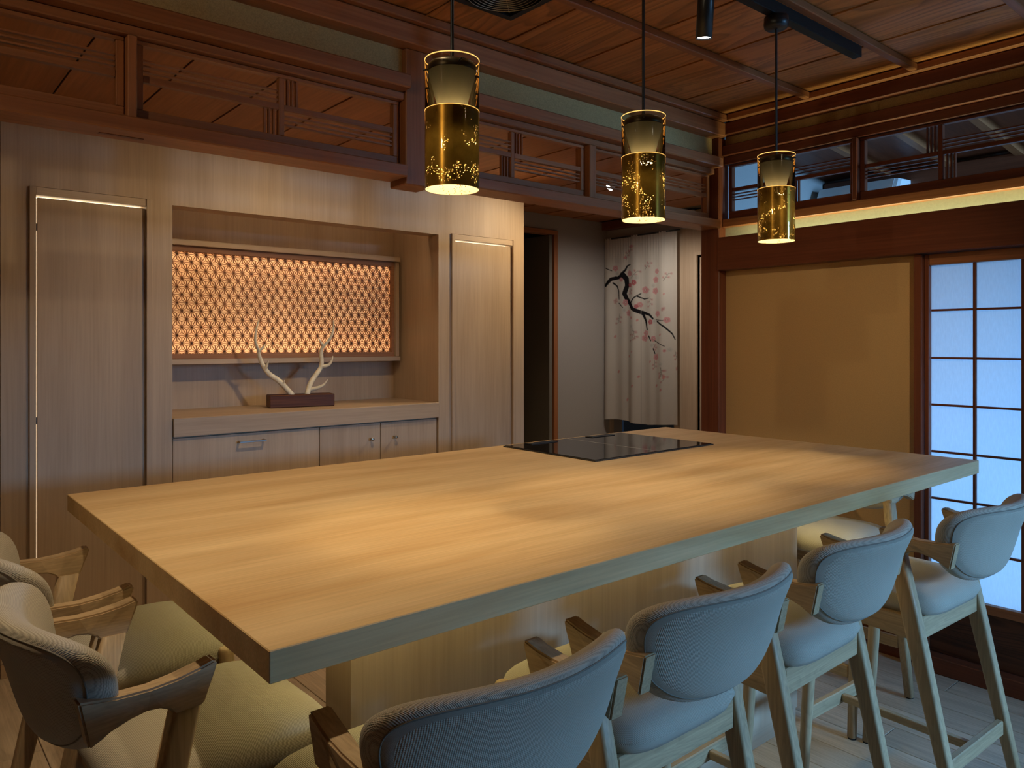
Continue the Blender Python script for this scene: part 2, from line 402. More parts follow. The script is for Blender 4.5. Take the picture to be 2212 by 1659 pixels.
# ---- wall between room and rear bay (left in picture): beams, plaster, transoms
box('wall_left', (-2.0, 3.48, 2.43, 2.47, 2.36, CEIL), 'olive_plaster', None, 0.0, 'structure')
box('trim_1', (-2.0, 3.47, 2.355, 2.44, 2.490, 2.562), 'trim_x', None, 0.004, 'structure')
box('trim_2', (-2.0, 3.45, 2.330, 2.44, 2.564, 2.597), 'trim_x', None, 0.004, 'structure')
box('trim_3', (-2.0, 1.506, 2.355, 2.50, 2.326, 2.377), 'trim_x', None, 0.005, 'structure')
box('trim_4', (1.629, 3.440, 2.355, 2.50, 2.326, 2.377), 'trim_x', None, 0.005, 'structure')
box('trim_5', (-2.0, 1.506, 2.410, 2.50, 2.297, 2.325), 'trim_x', None, 0.003, 'structure')
box('trim_6', (1.629, 3.440, 2.410, 2.50, 2.297, 2.325), 'trim_x', None, 0.003, 'structure')
k1 = box('trim_7', (-2.0, 1.500, 2.370, 2.500, 2.006, 2.050), 'trim_x', None, 0.004, 'structure')
box('trim_8', (1.634, 3.440, 2.370, 2.500, 2.006, 2.050), 'trim_x', None, 0.004, 'structure')
box('mortise_filler', (0.50, 0.62, 2.44, 2.458, 2.0045, 2.0065), 'darktrim_x', k1, 0.0)
box('trim_9', (1.508, 1.627, 2.400, 2.515, 1.985, 2.489), 'trim_z', None, 0.004, 'structure')       # hanging post stub
box('trim_10', (3.442, 3.53, 2.385, 2.50, 0.0, 2.489), 'darktrim_z', None, 0.004, 'structure')         # corner post
box('trim_12', (0.568, 0.594, 2.405, 2.50, 2.051, 2.296), 'trim_z', None, 0.003, 'structure')
box('trim_13', (2.484, 2.526, 2.405, 2.50, 2.051, 2.296), 'trim_z', None, 0.003, 'structure')

def transom(u0, u1, z0, z1, plane, v, mirror, label, matp, wide_z, parentgroup):
    """ranma: frame, centre post, broad middle bar, thin slats in a pinwheel; plane 'y' (u = x) or 'x' (u runs to -y)"""
    def B(a0, a1, za, zb, d0, d1):
        if mirror and plane == 'y': a0, a1 = u0+u1-a1, u0+u1-a0
        if plane == 'y': return (a0, a1, v+d0, v+d1, za, zb)
        ya, yb = u0-(a0-0), u0-(a1-0)          # here a measured as distance from u0 toward -y
        return (v+d0, v+d1, min(ya, yb), max(ya, yb), za, zb)
    L = abs(u1-u0)
    if plane == 'y': A0, A1 = u0, u1
    else: A0, A1 = 0.0, L
    mid = (A0+A1)/2; along = matp+('_x' if plane == 'y' else '_y'); up = matp+'_z'
    base = ((u0+u1)/2, v, z0) if plane == 'y' else (v, (u0+u1)/2, z0)
    t = empty('transom_screen', base, label, 'transom', parentgroup)
    sg = -1 if (mirror and plane == 'x') else 1
    def Bm(a0, a1, za, zb, d0, d1):
        if mirror and plane == 'x': a0, a1 = L-a1, L-a0
        return B(a0, a1, za, zb, d0, d1)
    box('rail', Bm(A0, A1, z1-0.012, z1, -0.014, 0.014), along, t, 0.0015)
    box('rail', Bm(A0, A1, z0, z0+0.040, -0.014, 0.014), along, t, 0.0015)
    box('stile', Bm(A0, A0+0.022, z0+0.041, z1-0.013, -0.014, 0.014), up, t, 0.0015)
    box('stile', Bm(A1-0.022, A1, z0+0.041, z1-0.013, -0.014, 0.014), up, t, 0.0015)
    box('center_post', Bm(mid-0.009, mid+0.009, z0+0.041, z1-0.013, -0.012, 0.012), up, t, 0.0015)
    wz0, wz1 = wide_z
    box('middle_bar', Bm(A0+0.023, mid-0.0095, wz0, wz1, -0.011, 0.011), along, t, 0.001)
    box('middle_bar', Bm(mid+0.0095, A1-0.023, wz0, wz1, -0.011, 0.011), along, t, 0.001)
    for k in range(3):
        z = wz1+0.012+0.0155*k; box('slat', Bm(A0+0.023, mid-0.0095, z, z+0.005, -0.007, 0.007), along, t, 0.0)
        z = wz0-0.017-0.0155*k; box('slat', Bm(mid+0.0095, A1-0.023, z, z+0.005, -0.007, 0.007), along, t, 0.0)
        a = mid+0.022+0.0155*k; box('slat', Bm(a, a+0.005, wz1+0.0005, z1-0.0125, -0.007, 0.007), up, t, 0.0)
        a = mid-0.027-0.0155*k; box('slat', Bm(a, a+0.005, z0+0.0405, wz0-0.0005, -0.007, 0.007), up, t, 0.0)
    return t
G1 = 'transom screens over the opening to the rear bay'
transom(-0.32, 0.566, 2.051, 2.296, 'y', 2.452, True, 'openwork wooden transom screen at far left above the left closet door', 'trim', (2.176, 2.196), G1)
transom(0.596, 1.500, 2.051, 2.296, 'y', 2.452, False, 'openwork wooden transom screen just left of the short hanging post', 'trim', (2.176, 2.196), G1)
transom(1.634, 2.482, 2.051, 2.296, 'y', 2.452, False, 'openwork wooden transom screen between the first two pendant lamps', 'trim', (2.176, 2.196), G1)
transom(2.528, 3.432, 2.051, 2.296, 'y', 2.452, True, 'openwork wooden transom screen behind the middle pendant beside the corner post', 'trim', (2.176, 2.196), G1)

# ---- right wall
XR = 3.5
wr = box('wall_right', (XR+0.005, XR+0.035, 1.408, 2.385, 0.10, 1.80), 'tan_paper', None, 0.0, 'structure')
box('wall_right_upper', (XR, XR+0.03, -2.2, 2.385, 2.44, CEIL), 'olive_plaster', None, 0.0, 'structure')
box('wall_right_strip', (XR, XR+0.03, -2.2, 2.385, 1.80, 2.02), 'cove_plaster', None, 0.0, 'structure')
box('trim_14', (3.455, 3.53, -2.2, 2.384, 2.498, 2.562), 'darktrim_y', None, 0.004, 'structure')
box('trim_15', (3.430, 3.53, -2.2, 2.328, 2.564, 2.597), 'trim_y', None, 0.004, 'structure')
box('trim_16', (3.470, 3.56, -2.2, 2.384, 2.392, 2.448), 'darktrim_y', None, 0.004, 'structure')
box('trim_17', (3.485, 3.56, -2.2, 2.384, 2.348, 2.391), 'darktrim_y', None, 0.003, 'structure')
box('trim_18', (3.470, 3.56, -2.2, 2.384, 2.012, 2.056), 'trim_y', None, 0.004, 'structure')
box('trim_19', (3.425, 3.445, -2.2, 2.384, 1.782, 1.955), 'darktrim_y', None, 0.003, 'structure')    # wide cove board
box('trim_20', (3.446, 3.53, -2.2, 2.384, 1.782, 1.800), 'darktrim_y', None, 0.0, 'structure')
box('trim_21', (3.462, 3.545, 1.374, 1.407, 0.0, 1.781), 'darktrim_z', None, 0.003, 'structure')
box('trim_22', (3.470, 3.55, 1.660, 1.683, 2.057, 2.347), 'darktrim_z', None, 0.003, 'structure')
box('trim_23', (3.470, 3.55, 0.945, 0.968, 2.057, 2.347), 'darktrim_z', None, 0.003, 'structure')
box('baseboard_right', (3.485, 3.53, 1.408, 2.384, 0.0, 0.10), 'darktrim_y', None, 0.002, 'structure')
G2 = 'transom screens over the paper-screen wall'
transom(2.366, 1.684, 2.058, 2.346, 'x', 3.515, True, 'openwork wooden transom screen behind the farthest pendant lamp', 'darktrim', (2.204, 2.222), G2)
transom(1.659, 0.969, 2.058, 2.346, 'x', 3.515, True, 'openwork wooden transom screen at the right edge above the glowing strip', 'darktrim', (2.204, 2.222), G2)
# LED tape hidden behind the wide board
lt = tag(box('light_strip', (3.452, 3.462, -2.0, 2.30, 1.801, 1.806), 'led_tape', None, 0.0), 'warm light strip glowing behind the wide board on the right wall', 'light strip')
cv = light('cove_light', 'AREA', (3.457, 0.15, 1.812), 11, (0.92, 0.95, 0.50), target=(3.475, 0.15, 2.2), shape='RECTANGLE', size=0.012, size_y=4.2)
cv.rotation_euler = (0, math.radians(180-7), 0); 

# paper screens on the right wall
PY0, PWID = 1.373, 0.905
def shoji(n, y1):
    y0 = y1-PWID
    t = empty('window_%d' % n, (XR+0.01, (y0+y1)/2, 0.05), kind='structure')
    X0, X1 = XR-0.012, XR+0.022
    box('stile', (X0, X1, y1-0.018, y1-0.0005, 0.07, 1.780), 'darktrim_z', t, 0.002)
    box('stile', (X0, X1, y0+0.0005, y0+0.018, 0.07, 1.780), 'darktrim_z', t, 0.002)
    box('top_rail', (X0, X1, y0+0.019, y1-0.019, 1.733, 1.780), 'trim_y', t, 0.002)
    box('bottom_rail', (X0, X1, y0+0.019, y1-0.019, 0.288, 0.326), 'trim_y', t, 0.002)
    box('kick_board', (X0+0.012, X1-0.004, y0+0.019, y1-0.019, 0.07, 0.287), 'skirting_board', t, 0.001)
    ys = [y1-0.018-(PWID-0.036)*k/5 for k in range(6)]
    zs = [1.733, 1.539, 1.334, 1.133, 0.932, 0.731, 0.530, 0.326]
    for k in range(1, 5): box('kumiko_bar', (X0+0.010, X1-0.008, ys[k]-0.0055, ys[k]+0.0055, 0.3265, 1.7325), 'darktrim_z', t, 0.001)
    for z in zs[1:-1]:
        for k in range(5): box('kumiko_bar', (X0+0.012, X1-0.010, ys[k+1]+0.006, ys[k]-0.006, z-0.0045, z+0.0045), 'darktrim_y', t, 0.0)
    for i in range(7):
        for k in range(5):
            box('paper_pane', (X1-0.007, X1-0.0062, ys[k+1], ys[k], zs[i+1], zs[i]), 'shoji_paper', t, 0.0)
    return t
for i in range(4): shoji(i+1, PY0-i*(PWID+0.001))
box('trim_24', (3.44, 3.56, -2.2, 1.373, 0.0, 0.069), 'darktrim_y', None, 0.003, 'structure')

# veranda beyond the right wall (seen through the transoms)
box('wall_veranda_end', (3.545, 6.3, 2.42, 2.47, 0.0, 2.60), 'grey_wall', None, 0.0, 'structure')  # end wall, lengthened out of view to block stray daylight
boxes('wall_veranda_outer', [(4.66, 4.72, -2.3, 2.419, 1.30, 2.62), (4.66, 4.72, -2.3, 2.419, 0.0, 0.12)], 'grey_wall', None, 0.0, 'structure')
bm = bmesh.new()
for y0, y1 in ((-2.3, 2.42),):
    P = [(3.54, 2.535), (4.70, 2.419), (4.70, 2.45), (3.54, 2.57)]
    a = [bm.verts.new((p[0], y0, p[1])) for p in P]; b2 = [bm.verts.new((p[0], y1, p[1])) for p in P]
    bm.faces.new(a); bm.faces.new(b2)
    for i in range(4): bm.faces.new((a[i], a[(i+1) % 4], b2[(i+1) % 4], b2[i]))
tag(link('ceiling_veranda', finish(bm, 'ceiling_veranda'), 'darktrim_x'), kind='structure')
for i, y in enumerate((2.02, 1.68, 1.34, 1.00, 0.66)):
    bm = bmesh.new()
    P = [(3.57, 2.485), (4.62, 2.380), (4.62, 2.428), (3.57, 2.533)]
    a = [bm.verts.new((p[0]-3.57, -0.02, p[1]-2.485)) for p in P]; b2 = [bm.verts.new((p[0]-3.57, 0.02, p[1]-2.485)) for p in P]
    bm.faces.new(a); bm.faces.new(b2)
    for k in range(4): bm.faces.new((a[k], a[(k+1) % 4], b2[(k+1) % 4], b2[k]))
    tag(link('trim_%d' % (40+i), finish(bm, 'rafter'), 'trim_x', (3.57, y, 2.485)), kind='structure')
box('trim_50', (4.60, 4.655, -2.2, 2.41, 2.25, 2.40), 'darktrim_y', None, 0.004, 'structure')
box('trim_51', (4.54, 4.655, 1.30, 1.42, 2.12, 2.26), 'darktrim_y', None, 0.004, 'structure')
ac = empty('air_conditioner', (4.55, 2.12, 2.095), 'white wall air conditioner seen through the right transoms', 'air conditioner')
prof = [(4.655, 2.05), (4.49, 2.05), (4.44, 2.09), (4.43, 2.20), (4.47, 2.275), (4.655, 2.285)]
ac_r = lambda y, s=1.0: [(4.655+(px-4.655)*s - 4.55, y-2.12, 2.165+(pz-2.165)*s - 2.03) for px, pz in prof]
link('casing', loft([ac_r(1.92), ac_r(2.37)], smooth=False), 'white_plastic', (4.55, 2.12, 2.095), ac)
link('end_cap', loft([ac_r(1.885, 0.93), ac_r(1.9, 0.98), ac_r(1.918, 0.99)], smooth=False), 'white_plastic', (4.55, 2.12, 2.095), ac)
boxes('air_louver', [(4.47, 4.60, 1.95, 2.34, 2.108, 2.1145)], 'white_plastic', ac)

# ---- rear bay: veneered closet wall with niche
YP = 3.79
NX0, NX1 = 1.088, 2.610
pb = [(0.410, 0.512, YP, YP+0.03, 0.06, ZB), (0.998, NX0, YP, YP+0.03, 0.06, ZB), (NX1, 2.704, YP, YP+0.03, 0.06, ZB), (3.216, 3.29, YP, YP+0.03, 0.06, ZB),
      (0.512, 0.998, YP, YP+0.03, 2.066, ZB), (2.704, 3.216, YP, YP+0.03, 2.066, ZB), (NX0, NX1, YP, YP+0.115, 2.05, ZB),
      (3.262, 3.29, YP+0.03, 4.50, 0.0, ZB), (0.41, 0.44, YP+0.03, 4.50, 0.0, ZB),
      (NX0-0.02, NX0, YP+0.03, 4.33, 0.0, ZB), (NX1, NX1+0.02, YP+0.03, 4.33, 0.0, ZB), (NX0-0.02, NX1+0.02, 4.306, 4.33, 0.0, ZB)]
boxes('wall_back', pb, 'panel_z', None, 0.0, 'structure', loc=(1.85, 3.79, 0))
box('baseboard_back', (0.410, 1.086, YP-0.006, YP+0.02, 0.0, 0.058), 'panel_x', None, 0.001, 'structure')
box('baseboard_back_right', (2.612, 3.29, YP-0.006, YP+0.02, 0.0, 0.058), 'panel_x', None, 0.001, 'structure')
box('wall_back_left', (-2.0, 0.405, YP+0.02, YP+0.06, 0.0, ZB), 'olive_plaster', None, 0.0, 'structure')
boxes('wall_closet_interior', [(0.44, 1.06, 4.36, 4.38, 0, ZB), (2.64, 3.26, 4.36, 4.38, 0, ZB)], 'closet_white', None, 0.0, 'structure')
def closet_door(n, x0, x1, gapside):
    t = empty('door_%d' % n, ((x0+x1)/2, YP+0.01, 0.0), kind='structure')
    box('frame_stile', (x0-0.012, x0+0.012, YP-0.010, YP+0.06, 0.06, 2.065), 'panel_z', t, 0.001)
    box('frame_stile', (x1-0.012, x1+0.012, YP-0.010, YP+0.06, 0.06, 2.065), 'panel_z', t, 0.001)
    box('frame_head', (x0+0.0125, x1-0.0125, YP-0.004, YP+0.06, 2.031, 2.064), 'panel_x', t, 0.001)
    leaf = box('door_leaf', (x0+0.0190, x1-0.0140, YP+0.010, YP+0.040, 0.012, 2.022), 'panel_z', t, 0.001)
    for z in (0.35, 1.05, 1.88): box('hinge', (x0+0.0122, x0+0.0188, YP+0.014, YP+0.03, z, z+0.03), 'black_metal', leaf, 0.0)
    cl = tag(box('closet_light', (x0+0.013, x1-0.02, YP+0.062, YP+0.07, 0.10, 2.06), 'closet_lamp', None, 0.0),
        'lit lamp panel inside the %s closet glowing through the door gap' % ('left' if n == 1 else 'right'), 'lamp')
    return t
closet_door(1, 0.523, 0.985, 'l'); closet_door(2, 2.716, 3.204, 't')

# built-in sideboard in the niche
wt = tag(box('countertop', (NX0+0.003, NX1-0.003, YP-0.012, 4.304, 0.951, 1.040), 'panel_x', None, 0.002), 'thick pale wood countertop of the built-in niche sideboard', 'countertop')
c1 = empty('drawer_cabinet', (1.466, YP+0.25, 0.0), 'pale wood drawer cabinet under the niche counter', 'cabinet')
box('body', (NX0+0.002, 1.8395, YP+0.03, 4.30, 0.0, 0.949), 'panel_z', c1, 0.0)
dr = box('drawer_front', (NX0+0.004, 1.8375, YP+0.004, YP+0.026, 0.50, 0.944), 'panel_z', c1, 0.0015)
box('drawer_front', (NX0+0.004, 1.8375, YP+0.004, YP+0.026, 0.062, 0.496), 'panel_z', c1, 0.0015)
def bar_handle(p, x0, x1, z):
    y = YP+0.004
    pts = [(x0, y, z), (x0, y-0.028, z), (x0+0.004, y-0.032, z), (x1-0.004, y-0.032, z), (x1, y-0.028, z), (x1, y, z)]
    bm = bmesh.new()
    bm_box(bm, (x0-0.006, x1+0.006, y-0.034, y-0.026, z-0.004, z+0.004), 0.001)
    for xx in (x0, x1): bm_box(bm, (xx-0.005, xx+0.005, y-0.026, y, z-0.005, z+0.005), 0.001)
    link('handle', finish(bm, 'handle'), 'steel', (0, 0, 0), p)
bar_handle(dr, 1.405, 1.530, 0.904)
c2 = empty('door_cabinet', (2.22, YP+0.25, 0.0), 'pale wood cabinet with two knobbed doors under the niche counter', 'cabinet')
box('body', (1.8405, NX1-0.002, YP+0.03, 4.30, 0.0, 0.949), 'panel_z', c2, 0.0)
def knob(p, x, z):
    me = lathe([(0.0, 0.030), (0.008, 0.030), (0.0095, 0.027), (0.0095, 0.020), (0.005, 0.017), (0.0045, 0.0), (0.0, 0.0)], 20, 'knob')
    o = link('knob', me, 'steel', (x, YP+0.003, z), p); o.rotation_euler = (PI/2, 0, 0)
d1 = box('cabinet_door', (1.8425, 2.2125, YP+0.004, YP+0.026, 0.062, 0.944), 'panel_z', c2, 0.0015); knob(d1, 2.150, 0.858)
d2 = box('cabinet_door', (2.2165, NX1-0.012, YP+0.004, YP+0.026, 0.062, 0.944), 'panel_z', c2, 0.0015); knob(d2, 2.303, 0.858)

# backlit asanoha lattice
LX0, LX1, LZ0, LZ1, LY = 1.125, 2.535, 1.340, 1.884, 4.215
lp = empty('lattice_panel', (1.83, 4.26, 1.29), 'backlit wooden star-pattern lattice panel in the niche', 'lattice panel')
box('ledge', (1.092, 2.582, 4.175, 4.304, 1.914, 1.944), 'panel_x', lp, 0.0015)
box('ledge', (1.092, 2.582, 4.175, 4.304, 1.284, 1.312), 'panel_x', lp, 0.0015)
box('side_board', (2.556, 2.582, 4.190, 4.304, 1.313, 1.913), 'panel_z', lp, 0.0015)
box('side_board', (1.092, 1.110, 4.190, 4.304, 1.313, 1.913), 'panel_z', lp, 0.0015)
box('inner_frame', (1.111, 2.555, LY-0.010, LY+0.020, LZ1, 1.9135), 'kumiko_wood', lp, 0.001)
box('inner_frame', (1.111, 2.555, LY-0.010, LY+0.020, 1.3125, LZ0), 'kumiko_wood', lp, 0.001)
box('inner_frame', (LX1, 2.555, LY-0.010, LY+0.020, LZ0, LZ1), 'kumiko_wood', lp, 0.001)
box('inner_frame', (1.111, LX0, LY-0.010, LY+0.020, LZ0, LZ1), 'kumiko_wood', lp, 0.001)
box('paper_screen', (LX0, LX1, LY+0.013, LY+0.0138, LZ0, LZ1), 'lattice_paper', lp, 0.0)
bm = bmesh.new(); S = 0.050; RH = S*math.sqrt(3)/2; TH = 0.0015
def seg(x0, z0, x1, z1, t=TH):
    d = Vector((x1-x0, 0, z1-z0)); L = d.length
    if L < 1e-5: return
    # clip to the frame
    ts = [0.0, 1.0]
    for p, q in ((-d.x, x0-LX0), (d.x, LX1-x0), (-d.z, z0-LZ0), (d.z, LZ1-z0)):
        if abs(p) < 1e-9:
            if q < 0: return
        else:
            r = q/p
            if p < 0: ts[0] = max(ts[0], r)
            else: ts[1] = min(ts[1], r)
    if ts[0] >= ts[1]: return
    a = Vector((x0, 0, z0)) + d*ts[0]; b2 = Vector((x0, 0, z0)) + d*ts[1]
    n = Vector((-d.z, 0, d.x)).normalized()*t
    ya, yb = LY+0.005, LY+0.0125
    q1 = [bm.verts.new((p.x+sx*n.x-1.83, y-4.26, p.z+sx*n.z-1.29)) for y in (ya, yb) for p, sx in ((a, 1), (a, -1), (b2, -1), (b2, 1))]
    bm.faces.new(q1[:4])
    for i in range(4): bm.faces.new((q1[i], q1[(i+1) % 4], q1[4+(i+1) % 4], q1[4+i]))
nr = int((LZ1-LZ0)/RH)+2; nc = int((LX1-LX0)/S)+3
for r in range(-1, nr+1):
    zr = LZ0 + r*RH + 0.012
    seg(LX0, zr, LX1, zr)
    for c_ in range(-2, nc):
        x = LX0 + c_*S + (S/2 if r % 2 else 0) + 0.01
        A = (x, zr); Bp = (x+S, zr); Cc = (x+S/2, zr+RH); Dd = (x-S/2, zr+RH)
        seg(*A, *Cc); seg(*A, *Dd)
        for tri in ((A, Bp, Cc), (A, Cc, Dd)):
            gx = sum(p[0] for p in tri)/3; gz = sum(p[1] for p in tri)/3
            for p in tri: seg(gx, gz, p[0], p[1], TH*0.8)
kl = link('kumiko_lattice', finish(bm, 'kumiko_lattice'), 'kumiko_wood', (1.83, 4.26, 1.29), lp); kl['kind'] = 'stuff'
# light tapes behind the paper (top and bottom)
boxes('light_tape', [(1.13, 2.53, 4.235, 4.243, 1.905, 1.911)], 'led_tape', lp)
boxes('light_tape', [(1.13, 2.53, 4.235, 4.243, 1.315, 1.321)], 'led_tape', lp)
for z, sgn, e in ((1.902, 1, 8.5), (1.324, -1, 11.0)):
    l = light('lattice_backlight', 'AREA', (1.83, 4.248, z), e, (1.0, 0.76, 0.50), shape='RECTANGLE', size=1.40, size_y=0.016)
    l.rotation_euler = (0 if sgn > 0 else PI, 0, 0)
# niche top light behind the lintel
ns = tag(box('niche_light', (1.15, 2.55, 3.92, 3.945, 2.30, 2.32), 'led_niche', None, 0.0), 'slim warm light bar hidden above the niche lintel', 'light bar')
l = light('niche_down', 'AREA', (1.85, 3.96, 2.29), 0.6, (1.0, 0.68, 0.36), target=(1.85, 4.10, 1.0), shape='RECTANGLE', size=1.4, size_y=0.03)

# antlers on a dark block
ab = empty('antler_mount', (1.85, 4.05, 1.041), 'pale deer antlers mounted on a dark wooden block on the counter', 'antlers')
blk = box('block', (-0.178+1.85, 0.178+1.85, 4.05-0.058, 4.05+0.058, 1.041, 1.110), 'block_wood', ab, 0.004)
blk.rotation_euler = (0, 0, math.radians(-12.5))
def antler(name, pts, tines, r0):
    rad = [r0*(1-0.72*(i/(len(pts)-1))**1.3) for i in range(len(pts))]; rad[-1] = 0.003
    bmj = bmesh.new()
    def smooth_path(ps, rs, n=5):
        out, ro = [], []
        for i in range(len(ps)-1):
            p0 = Vector(ps[max(i-1, 0)]); p1 = Vector(ps[i]); p2 = Vector(ps[i+1]); p3 = Vector(ps[min(i+2, len(ps)-1)])
            for k in range(n):
                t = k/n
                out.append(0.5*((2*p1)+(p2-p0)*t+(2*p0-5*p1+4*p2-p3)*t*t+(3*p1-p0-3*p2+p3)*t**3)); ro.append(rs[i]+(rs[i+1]-rs[i])*t)
        out.append(Vector(ps[-1])); ro.append(rs[-1]); return out, ro
    P, R = smooth_path(pts, rad)
    bmj.from_mesh(tube(P, R, 12))
    for tp, tr in tines:
        P, R = smooth_path(tp, tr); bmj.from_mesh(tube(P, R, 10))
    me = bpy.data.meshes.new(name); bmj.to_mesh(me); bmj.free()
    for p in me.polygons: p.use_smooth = True
    link(name, me, 'antler', (0, 0, 0), ab)
yb = 4.04
Lx = [(1.797, 1.105), (1.73, 1.183), (1.669, 1.229), (1.634, 1.279), (1.609, 1.332), (1.599, 1.361), (1.575, 1.409), (1.572, 1.467), (1.582, 1.523)]
Rx = [(1.884, 1.105), (1.909, 1.167), (1.947, 1.217), (1.980, 1.267), (1.974, 1.349), (1.982, 1.383), (2.008, 1.42), (2.021, 1.471), (2.016, 1.528)]
yy = lambda i: yb + 0.03*math.sin(i*0.55) - 0.004*i
antler('antler', [(x, yy(i), z) for i, (x, z) in enumerate(Lx)],
       [([(1.600, yy(5), 1.355), (1.618, yy(5)-0.01, 1.372), (1.630, yy(5)-0.02, 1.390)], [0.008, 0.006, 0.002]),
        ([(1.645, yy(2), 1.250), (1.650, yy(2)-0.02, 1.275), (1.651, yy(2)-0.035, 1.303)], [0.010, 0.007, 0.002]),
        ([(1.742, yy(1), 1.165), (1.744, yy(1)-0.015, 1.178), (1.745, yy(1)-0.025, 1.190)], [0.009, 0.006, 0.002])], 0.0150)
antler('antler', [(x, yy(i), z) for i, (x, z) in enumerate(Rx)],
       [([(1.980, yy(5), 1.380), (1.960, yy(5)-0.01, 1.402), (1.940, yy(5)-0.015, 1.428)], [0.008, 0.006, 0.002]),
        ([(1.975, yy(3), 1.262), (2.012, yy(3)-0.02, 1.270), (2.028, yy(3)-0.03, 1.293), (2.037, yy(3)-0.03, 1.323)], [0.011, 0.009, 0.006, 0.002]),
        ([(1.900, yy(1)-0.005, 1.133), (1.940, yy(1)-0.03, 1.143), (1.968, yy(1)-0.045, 1.160), (1.992, yy(1)-0.05, 1.190)], [0.013, 0.010, 0.007, 0.002])], 0.0155)

# ---- corridor at the back right: doorway, grey wall, curtain
boxes('wall_corridor', [(4.256, 5.05, 4.50, 4.56, 0.0, ZB), (3.29, 4.256, 4.50, 4.56, 2.305, ZB), (3.29, 3.50, 4.50, 4.56, 0, 2.305)], 'grey_wall', None, 0.0, 'structure')
df = empty('door_3', (3.88, 4.5, 0.0), kind='structure')
box('frame_stile', (4.215, 4.256, 4.480, 4.56, 0.0, 2.270), 'trim_z', df, 0.002)
box('frame_stile', (3.50, 3.541, 4.480, 4.56, 0.0, 2.270), 'trim_z', df, 0.002)
box('frame_head', (3.50, 4.256, 4.480, 4.56, 2.271, 2.305), 'trim_x', df, 0.002)
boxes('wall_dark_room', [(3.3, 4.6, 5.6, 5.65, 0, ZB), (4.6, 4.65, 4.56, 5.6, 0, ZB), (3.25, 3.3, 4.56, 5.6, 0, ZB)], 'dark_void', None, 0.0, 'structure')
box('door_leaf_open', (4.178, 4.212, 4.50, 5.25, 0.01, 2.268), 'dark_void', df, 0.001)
XN = 4.88
boxes('wall_curtain_side', [(XN+0.01, XN+0.06, 3.58, 3.81, 0, ZB), (XN+0.01, XN+0.06, 2.48, 3.58, 2.10, ZB), (XN+0.01, XN+0.06, 4.495, 4.56, 0, ZB)], 'panel_z', None, 0.0, 'structure')
tag(box('wall_curtain_header', (XN-0.03, XN+0.06, 3.60, 4.495, 2.295, ZB), 'grey_wall', None, 0.0), kind='structure')
box('trim_30', (4.78, 4.86, 3.74, 4.49, 2.36, ZB-0.001), 'darktrim_y', None, 0.003, 'structure')
boxes('trim_31', [(XN-0.006, XN+0.07, 3.580, 3.612, 0, 2.10), (XN-0.006, XN+0.07, 2.48, 3.580, 2.075, 2.10)], 'panel_z', None, 0.001, 'structure')
box('door_4', (XN+0.020, XN+0.05, 2.48, 3.570, 0.01, 2.06), 'panel_z', None, 0.001, 'structure')
box('wall_behind_curtain', (6.2, 6.25, 2.5, 5.5, 0, 2.6), 'pale_wall', None, 0.0, 'structure')
boxes('trim_32', [(5.0, 5.14, 3.63, 4.49, 0.0, 0.42)], 'trim_y', None, 0.002, 'structure')

